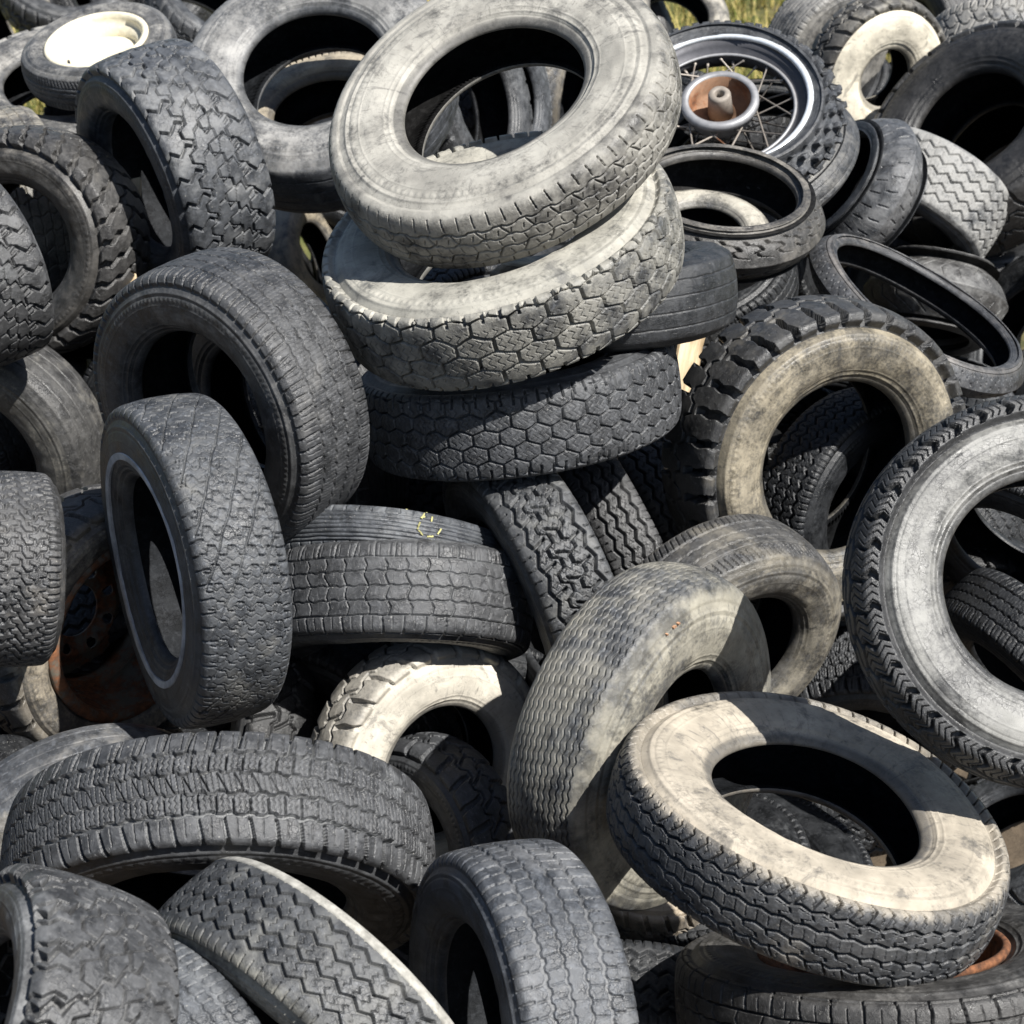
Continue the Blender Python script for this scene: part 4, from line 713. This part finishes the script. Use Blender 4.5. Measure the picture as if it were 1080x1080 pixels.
# ---- deep filling of the heap: only glimpsed through the gaps
def tree_copy(src, M):
    r_ = src.copy(); COL.objects.link(r_); r_.matrix_world = M
    for ch in src.children:
        c = ch.copy(); COL.objects.link(c); c.parent = r_; c.matrix_parent_inverse = ch.matrix_parent_inverse.copy()
    return r_
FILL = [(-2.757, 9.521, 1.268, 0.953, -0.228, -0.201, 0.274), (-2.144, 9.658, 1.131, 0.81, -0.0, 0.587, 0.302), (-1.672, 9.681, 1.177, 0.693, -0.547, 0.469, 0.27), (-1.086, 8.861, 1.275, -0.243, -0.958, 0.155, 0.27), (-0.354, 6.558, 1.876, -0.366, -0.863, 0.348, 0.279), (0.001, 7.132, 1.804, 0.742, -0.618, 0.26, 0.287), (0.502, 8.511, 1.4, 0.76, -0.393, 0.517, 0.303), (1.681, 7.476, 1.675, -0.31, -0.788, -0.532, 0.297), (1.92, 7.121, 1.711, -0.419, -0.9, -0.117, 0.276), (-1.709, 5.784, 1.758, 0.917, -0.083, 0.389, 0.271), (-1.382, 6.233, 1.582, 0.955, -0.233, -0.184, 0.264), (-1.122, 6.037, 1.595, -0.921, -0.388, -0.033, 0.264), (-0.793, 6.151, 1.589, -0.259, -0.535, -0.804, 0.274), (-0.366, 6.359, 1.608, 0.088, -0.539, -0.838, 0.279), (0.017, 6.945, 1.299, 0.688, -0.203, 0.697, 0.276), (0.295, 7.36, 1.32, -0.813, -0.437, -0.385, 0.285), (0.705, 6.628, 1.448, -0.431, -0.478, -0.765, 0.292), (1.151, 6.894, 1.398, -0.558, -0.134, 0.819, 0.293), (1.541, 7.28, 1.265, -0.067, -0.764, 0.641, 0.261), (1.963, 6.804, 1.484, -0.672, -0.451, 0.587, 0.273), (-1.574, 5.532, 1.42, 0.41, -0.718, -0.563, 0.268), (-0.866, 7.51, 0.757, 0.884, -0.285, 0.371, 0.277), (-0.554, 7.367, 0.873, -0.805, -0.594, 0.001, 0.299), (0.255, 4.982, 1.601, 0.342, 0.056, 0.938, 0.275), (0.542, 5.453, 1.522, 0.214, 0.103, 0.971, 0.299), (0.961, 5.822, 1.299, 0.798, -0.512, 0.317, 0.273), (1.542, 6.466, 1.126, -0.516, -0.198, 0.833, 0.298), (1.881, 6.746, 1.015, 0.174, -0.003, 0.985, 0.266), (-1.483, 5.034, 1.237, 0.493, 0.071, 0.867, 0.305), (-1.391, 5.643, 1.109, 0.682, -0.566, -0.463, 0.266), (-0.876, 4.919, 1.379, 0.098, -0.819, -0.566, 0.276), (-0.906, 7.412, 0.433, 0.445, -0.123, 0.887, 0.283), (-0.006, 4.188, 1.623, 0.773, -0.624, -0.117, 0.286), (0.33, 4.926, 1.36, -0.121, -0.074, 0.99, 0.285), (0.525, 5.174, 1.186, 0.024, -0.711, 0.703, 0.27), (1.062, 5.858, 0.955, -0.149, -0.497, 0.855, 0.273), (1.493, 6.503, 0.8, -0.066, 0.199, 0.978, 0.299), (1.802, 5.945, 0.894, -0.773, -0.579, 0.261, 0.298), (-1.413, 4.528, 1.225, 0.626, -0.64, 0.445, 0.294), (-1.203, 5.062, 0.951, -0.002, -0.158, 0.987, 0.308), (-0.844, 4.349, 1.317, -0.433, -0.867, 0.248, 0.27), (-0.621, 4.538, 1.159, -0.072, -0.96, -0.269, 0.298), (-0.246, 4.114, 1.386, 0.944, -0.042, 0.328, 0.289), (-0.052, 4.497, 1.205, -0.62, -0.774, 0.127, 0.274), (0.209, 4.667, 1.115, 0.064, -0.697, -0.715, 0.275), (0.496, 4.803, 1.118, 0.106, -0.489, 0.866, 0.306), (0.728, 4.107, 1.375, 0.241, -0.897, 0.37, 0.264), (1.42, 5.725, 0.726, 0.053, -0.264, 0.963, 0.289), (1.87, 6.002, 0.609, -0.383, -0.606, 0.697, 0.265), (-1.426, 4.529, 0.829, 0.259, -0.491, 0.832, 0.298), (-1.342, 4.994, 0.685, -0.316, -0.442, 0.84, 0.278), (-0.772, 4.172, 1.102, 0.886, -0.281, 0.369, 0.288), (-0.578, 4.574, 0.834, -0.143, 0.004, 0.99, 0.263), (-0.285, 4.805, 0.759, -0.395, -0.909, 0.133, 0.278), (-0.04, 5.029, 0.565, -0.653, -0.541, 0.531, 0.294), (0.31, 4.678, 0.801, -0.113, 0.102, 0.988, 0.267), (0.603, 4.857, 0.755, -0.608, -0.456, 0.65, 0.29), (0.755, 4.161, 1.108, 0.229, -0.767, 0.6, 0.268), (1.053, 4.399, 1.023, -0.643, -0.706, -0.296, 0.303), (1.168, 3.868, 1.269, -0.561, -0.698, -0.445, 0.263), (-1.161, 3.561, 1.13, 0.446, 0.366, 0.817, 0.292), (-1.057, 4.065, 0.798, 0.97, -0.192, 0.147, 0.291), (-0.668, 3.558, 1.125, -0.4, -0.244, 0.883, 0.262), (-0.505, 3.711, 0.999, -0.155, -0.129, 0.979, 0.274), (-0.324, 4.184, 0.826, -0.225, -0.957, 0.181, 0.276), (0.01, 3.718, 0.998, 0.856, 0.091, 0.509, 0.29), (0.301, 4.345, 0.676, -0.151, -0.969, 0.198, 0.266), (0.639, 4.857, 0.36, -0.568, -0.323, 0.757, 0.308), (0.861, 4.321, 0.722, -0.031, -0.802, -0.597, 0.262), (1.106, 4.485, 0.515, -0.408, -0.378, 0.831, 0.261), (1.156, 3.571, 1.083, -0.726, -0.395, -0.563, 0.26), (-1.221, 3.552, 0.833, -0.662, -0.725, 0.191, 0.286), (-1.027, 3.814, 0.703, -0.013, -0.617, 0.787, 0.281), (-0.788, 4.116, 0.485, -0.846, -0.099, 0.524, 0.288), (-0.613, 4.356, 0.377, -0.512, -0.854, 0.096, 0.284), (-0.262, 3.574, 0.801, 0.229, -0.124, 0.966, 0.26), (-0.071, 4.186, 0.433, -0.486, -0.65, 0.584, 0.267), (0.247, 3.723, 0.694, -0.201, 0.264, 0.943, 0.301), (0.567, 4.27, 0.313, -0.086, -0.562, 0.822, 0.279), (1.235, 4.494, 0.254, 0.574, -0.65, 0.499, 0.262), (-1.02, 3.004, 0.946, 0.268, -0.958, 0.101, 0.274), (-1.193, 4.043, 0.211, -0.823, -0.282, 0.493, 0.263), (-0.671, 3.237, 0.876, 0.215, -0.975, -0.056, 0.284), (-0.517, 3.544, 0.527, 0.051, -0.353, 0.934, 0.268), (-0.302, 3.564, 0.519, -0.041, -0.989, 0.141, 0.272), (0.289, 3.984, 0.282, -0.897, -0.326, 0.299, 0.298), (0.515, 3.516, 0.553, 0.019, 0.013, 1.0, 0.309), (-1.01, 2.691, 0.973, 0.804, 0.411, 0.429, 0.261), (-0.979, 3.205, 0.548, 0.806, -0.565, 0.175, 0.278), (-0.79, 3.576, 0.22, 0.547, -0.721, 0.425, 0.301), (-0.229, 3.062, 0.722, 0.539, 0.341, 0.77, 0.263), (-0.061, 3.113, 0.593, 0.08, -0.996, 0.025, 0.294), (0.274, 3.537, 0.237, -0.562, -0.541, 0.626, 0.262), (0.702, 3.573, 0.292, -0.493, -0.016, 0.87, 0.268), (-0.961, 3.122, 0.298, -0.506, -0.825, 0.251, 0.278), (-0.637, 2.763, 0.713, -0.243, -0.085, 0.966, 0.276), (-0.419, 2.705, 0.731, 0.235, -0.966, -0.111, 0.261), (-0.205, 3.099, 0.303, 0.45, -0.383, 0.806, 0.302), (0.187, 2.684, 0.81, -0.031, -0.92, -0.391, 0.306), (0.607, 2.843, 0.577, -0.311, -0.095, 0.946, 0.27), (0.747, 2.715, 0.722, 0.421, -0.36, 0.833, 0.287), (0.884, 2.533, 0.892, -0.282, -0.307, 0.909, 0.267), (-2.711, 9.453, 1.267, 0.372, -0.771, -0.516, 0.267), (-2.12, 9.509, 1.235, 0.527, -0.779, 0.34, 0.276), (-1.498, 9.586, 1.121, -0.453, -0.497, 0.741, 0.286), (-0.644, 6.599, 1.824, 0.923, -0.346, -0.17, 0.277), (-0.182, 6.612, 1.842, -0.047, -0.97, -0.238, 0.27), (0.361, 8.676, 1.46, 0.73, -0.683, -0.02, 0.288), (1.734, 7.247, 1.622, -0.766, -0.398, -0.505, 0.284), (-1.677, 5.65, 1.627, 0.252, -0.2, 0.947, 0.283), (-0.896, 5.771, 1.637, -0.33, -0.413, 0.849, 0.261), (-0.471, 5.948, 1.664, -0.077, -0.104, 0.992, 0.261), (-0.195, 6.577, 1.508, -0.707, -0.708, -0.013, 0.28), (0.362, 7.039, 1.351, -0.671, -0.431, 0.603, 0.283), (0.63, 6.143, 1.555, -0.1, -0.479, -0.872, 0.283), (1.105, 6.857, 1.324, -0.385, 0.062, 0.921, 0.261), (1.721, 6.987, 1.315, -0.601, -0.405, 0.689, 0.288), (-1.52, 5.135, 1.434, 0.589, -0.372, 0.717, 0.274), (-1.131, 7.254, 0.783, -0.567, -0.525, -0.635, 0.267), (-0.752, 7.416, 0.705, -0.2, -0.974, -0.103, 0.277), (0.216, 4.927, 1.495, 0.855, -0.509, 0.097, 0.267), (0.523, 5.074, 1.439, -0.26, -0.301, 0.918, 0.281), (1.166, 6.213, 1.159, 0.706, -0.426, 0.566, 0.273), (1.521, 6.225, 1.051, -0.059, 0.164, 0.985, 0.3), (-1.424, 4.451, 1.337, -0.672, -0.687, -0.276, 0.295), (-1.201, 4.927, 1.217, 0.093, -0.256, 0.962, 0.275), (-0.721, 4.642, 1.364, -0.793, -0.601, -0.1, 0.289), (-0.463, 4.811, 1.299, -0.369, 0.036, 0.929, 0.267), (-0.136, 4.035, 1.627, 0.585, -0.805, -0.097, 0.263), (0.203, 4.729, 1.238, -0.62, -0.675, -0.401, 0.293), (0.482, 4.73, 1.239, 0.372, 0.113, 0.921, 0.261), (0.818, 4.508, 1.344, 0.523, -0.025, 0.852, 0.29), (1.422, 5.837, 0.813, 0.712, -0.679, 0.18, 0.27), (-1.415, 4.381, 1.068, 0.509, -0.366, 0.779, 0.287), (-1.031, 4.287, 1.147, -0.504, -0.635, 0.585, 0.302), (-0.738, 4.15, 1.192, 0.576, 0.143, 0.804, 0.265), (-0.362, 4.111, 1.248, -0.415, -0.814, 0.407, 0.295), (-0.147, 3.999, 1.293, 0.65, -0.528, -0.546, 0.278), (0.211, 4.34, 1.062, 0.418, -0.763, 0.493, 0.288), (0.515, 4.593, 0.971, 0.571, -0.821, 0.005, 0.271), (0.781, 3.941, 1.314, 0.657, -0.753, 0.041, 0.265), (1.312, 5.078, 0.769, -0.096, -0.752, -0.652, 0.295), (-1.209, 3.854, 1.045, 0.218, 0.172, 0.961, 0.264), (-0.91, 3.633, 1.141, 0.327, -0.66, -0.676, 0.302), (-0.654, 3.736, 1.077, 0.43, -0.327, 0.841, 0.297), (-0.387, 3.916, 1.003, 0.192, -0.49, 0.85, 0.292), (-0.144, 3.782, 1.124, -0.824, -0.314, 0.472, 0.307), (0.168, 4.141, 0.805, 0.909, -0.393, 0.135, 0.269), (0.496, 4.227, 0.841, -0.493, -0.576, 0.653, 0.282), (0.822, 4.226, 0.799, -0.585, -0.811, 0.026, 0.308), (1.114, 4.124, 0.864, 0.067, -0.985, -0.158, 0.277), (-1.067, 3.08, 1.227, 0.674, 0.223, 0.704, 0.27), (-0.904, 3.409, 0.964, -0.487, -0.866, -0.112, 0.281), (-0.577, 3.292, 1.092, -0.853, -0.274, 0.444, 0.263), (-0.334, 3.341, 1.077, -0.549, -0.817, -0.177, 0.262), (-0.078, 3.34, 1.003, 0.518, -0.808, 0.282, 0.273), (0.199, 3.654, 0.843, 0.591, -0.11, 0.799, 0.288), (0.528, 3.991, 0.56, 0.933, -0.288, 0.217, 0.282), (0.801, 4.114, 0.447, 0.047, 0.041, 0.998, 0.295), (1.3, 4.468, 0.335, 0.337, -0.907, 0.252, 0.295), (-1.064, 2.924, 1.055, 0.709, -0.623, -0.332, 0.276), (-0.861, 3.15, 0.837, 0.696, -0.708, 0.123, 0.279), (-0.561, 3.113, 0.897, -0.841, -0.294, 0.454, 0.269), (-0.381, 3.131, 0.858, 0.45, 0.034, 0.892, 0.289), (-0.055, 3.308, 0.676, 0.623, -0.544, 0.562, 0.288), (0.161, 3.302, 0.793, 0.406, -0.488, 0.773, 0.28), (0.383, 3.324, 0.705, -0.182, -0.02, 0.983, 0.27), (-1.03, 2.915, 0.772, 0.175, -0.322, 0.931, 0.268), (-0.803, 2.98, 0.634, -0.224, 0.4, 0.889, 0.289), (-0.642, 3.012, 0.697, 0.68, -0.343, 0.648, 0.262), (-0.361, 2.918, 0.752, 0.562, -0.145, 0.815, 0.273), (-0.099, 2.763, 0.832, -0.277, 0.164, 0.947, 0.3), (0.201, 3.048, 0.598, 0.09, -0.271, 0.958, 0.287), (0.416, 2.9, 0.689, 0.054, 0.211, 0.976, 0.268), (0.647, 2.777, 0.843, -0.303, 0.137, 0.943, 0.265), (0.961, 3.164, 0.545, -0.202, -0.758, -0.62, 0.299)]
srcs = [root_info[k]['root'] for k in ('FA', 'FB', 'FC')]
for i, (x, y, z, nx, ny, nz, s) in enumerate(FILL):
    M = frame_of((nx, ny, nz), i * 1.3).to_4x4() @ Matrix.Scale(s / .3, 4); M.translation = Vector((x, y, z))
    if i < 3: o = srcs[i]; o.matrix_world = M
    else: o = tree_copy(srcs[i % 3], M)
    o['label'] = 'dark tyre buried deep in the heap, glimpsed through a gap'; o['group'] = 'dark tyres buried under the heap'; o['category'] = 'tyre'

# ------------------------------------------------------------------ ground, grass
def ground():
    xs = np.concatenate([-np.geomspace(900, 14, 16), np.linspace(-13, 13, 79), np.geomspace(14, 900, 16)]); ys = np.concatenate([-np.geomspace(300, 9, 10), np.linspace(-8, 26, 103), np.geomspace(27, 1500, 18)])
    X, Y = np.meshgrid(xs, ys, indexing='ij'); near = np.exp(-((X / 14) ** 2 + ((Y - 8) / 18) ** 2)); rng = np.random.default_rng(5)
    Zz = near * (.05 * np.sin(X * 1.3 + .6 * Y) + .04 * np.sin(Y * 1.9 - X * .7) + .02 * rng.standard_normal(X.shape))
    me = grid_mesh('ground', np.stack([X, Y, Zz], -1), len(xs), len(ys), closed_u=False)
    m, nt, b = new_mat('dirt_and_turf', .95, .1); tc = node(nt, 'ShaderNodeTexCoord'); co = tc.outputs['Object']
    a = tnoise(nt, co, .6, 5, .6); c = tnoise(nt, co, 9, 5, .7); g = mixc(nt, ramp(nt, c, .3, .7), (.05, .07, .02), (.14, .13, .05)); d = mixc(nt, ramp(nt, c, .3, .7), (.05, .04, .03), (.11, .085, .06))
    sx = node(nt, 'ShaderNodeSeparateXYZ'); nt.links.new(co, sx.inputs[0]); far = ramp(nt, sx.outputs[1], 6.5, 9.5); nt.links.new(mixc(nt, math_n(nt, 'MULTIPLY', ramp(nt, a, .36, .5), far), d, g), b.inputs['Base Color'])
    bp = node(nt, 'ShaderNodeBump', inp={'Strength': .6, 'Distance': .03}); nt.links.new(c, bp.inputs['Height']); nt.links.new(bp.outputs[0], b.inputs['Normal'])
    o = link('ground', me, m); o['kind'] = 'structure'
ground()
def grass():
    rng = np.random.default_rng(8); n = 26000; cx = rng.uniform(-7, 9, 700); cy = rng.uniform(9.5, 22, 700); ci = rng.integers(0, 700, n)
    bx = cx[ci] + rng.normal(0, .16, n); by = cy[ci] + rng.normal(0, .16, n); hgt = rng.uniform(.16, .5, n) * (.6 + .6 * rng.random(700)[ci]); az = rng.uniform(0, 2 * PI, n); w = rng.uniform(.004, .010, n); lean = rng.uniform(.1, .7, n) * hgt
    dx, dy = np.cos(az), np.sin(az); vs = np.zeros((n, 7, 3)); 
    for k, t in enumerate((0, .4, .75)):
        for s_, sg in ((0, -1), (1, 1)):
            vs[:, k * 2 + s_] = np.stack([bx + dx * lean * t * t - dy * sg * w * (1 - .5 * t), by + dy * lean * t * t + dx * sg * w * (1 - .5 * t), hgt * t * (1 - .15 * t) - .04], -1)
    vs[:, 6] = np.stack([bx + dx * lean, by + dy * lean, hgt * .85], -1)
    fs = []
    base = np.arange(n) * 7
    quads = np.stack([base, base + 1, base + 3, base + 2], -1).tolist() + np.stack([base + 2, base + 3, base + 5, base + 4], -1).tolist(); tris = np.stack([base + 4, base + 5, base + 6], -1).tolist()
    me = bpy.data.meshes.new('grass'); me.from_pydata(vs.reshape(-1, 3).tolist(), [], quads + tris); me.update()
    m, nt, b = new_mat('dry_grass', .7, .2); tc = node(nt, 'ShaderNodeTexCoord'); a = tnoise(nt, tc.outputs['Object'], 2.2, 3, .6); c = tnoise(nt, tc.outputs['Object'], 30, 2, .6)
    nt.links.new(mixc(nt, ramp(nt, c, .35, .65), mixc(nt, ramp(nt, a, .4, .6), (.10, .13, .025), (.22, .20, .04)), (.38, .30, .12)), b.inputs['Base Color'])
    o = link('grass', me, m); o['kind'] = 'stuff'; o['label'] = 'yellow green grass on the ground behind the heap'; o['category'] = 'grass'
grass()

# ------------------------------------------------------------------ camera, sun, sky
cam = bpy.data.cameras.new('camera'); co_ = bpy.data.objects.new('camera', cam); COL.objects.link(co_)
co_.location = (0, 0, 3.3); co_.rotation_euler = (math.radians(90 - 27), 0, 0)
cam.sensor_width = 36; cam.lens = 18 * 2015 / 540; cam.clip_end = 4000; cam.clip_start = .05
cam.dof.use_dof = True; cam.dof.focus_distance = 3.5; cam.dof.aperture_fstop = 9.0
SC.camera = co_
SUN = Vector((0.52, -0.42, 0.85)).normalized()
sl = bpy.data.lights.new('sun', 'SUN'); sl.energy = 5.0; sl.angle = math.radians(.5); sl.color = (1, .97, .92)
so = bpy.data.objects.new('sun', sl); COL.objects.link(so); so.rotation_euler = SUN.to_track_quat('Z', 'Y').to_euler(); so.location = SUN * 20
w = bpy.data.worlds.new('World'); SC.world = w; w.use_nodes = True; nt = w.node_tree; bg = nt.nodes['Background']; sky = nt.nodes.new('ShaderNodeTexSky'); sky.sky_type = 'NISHITA'; sky.sun_disc = False
sky.sun_elevation = math.asin(SUN.z); sky.sun_rotation = math.atan2(SUN.x, SUN.y); nt.links.new(sky.outputs[0], bg.inputs[0]); bg.inputs[1].default_value = .056
SC.view_settings.view_transform = 'Standard'; SC.view_settings.look = 'None'; SC.view_settings.exposure = 0.85; SC.view_settings.gamma = 1
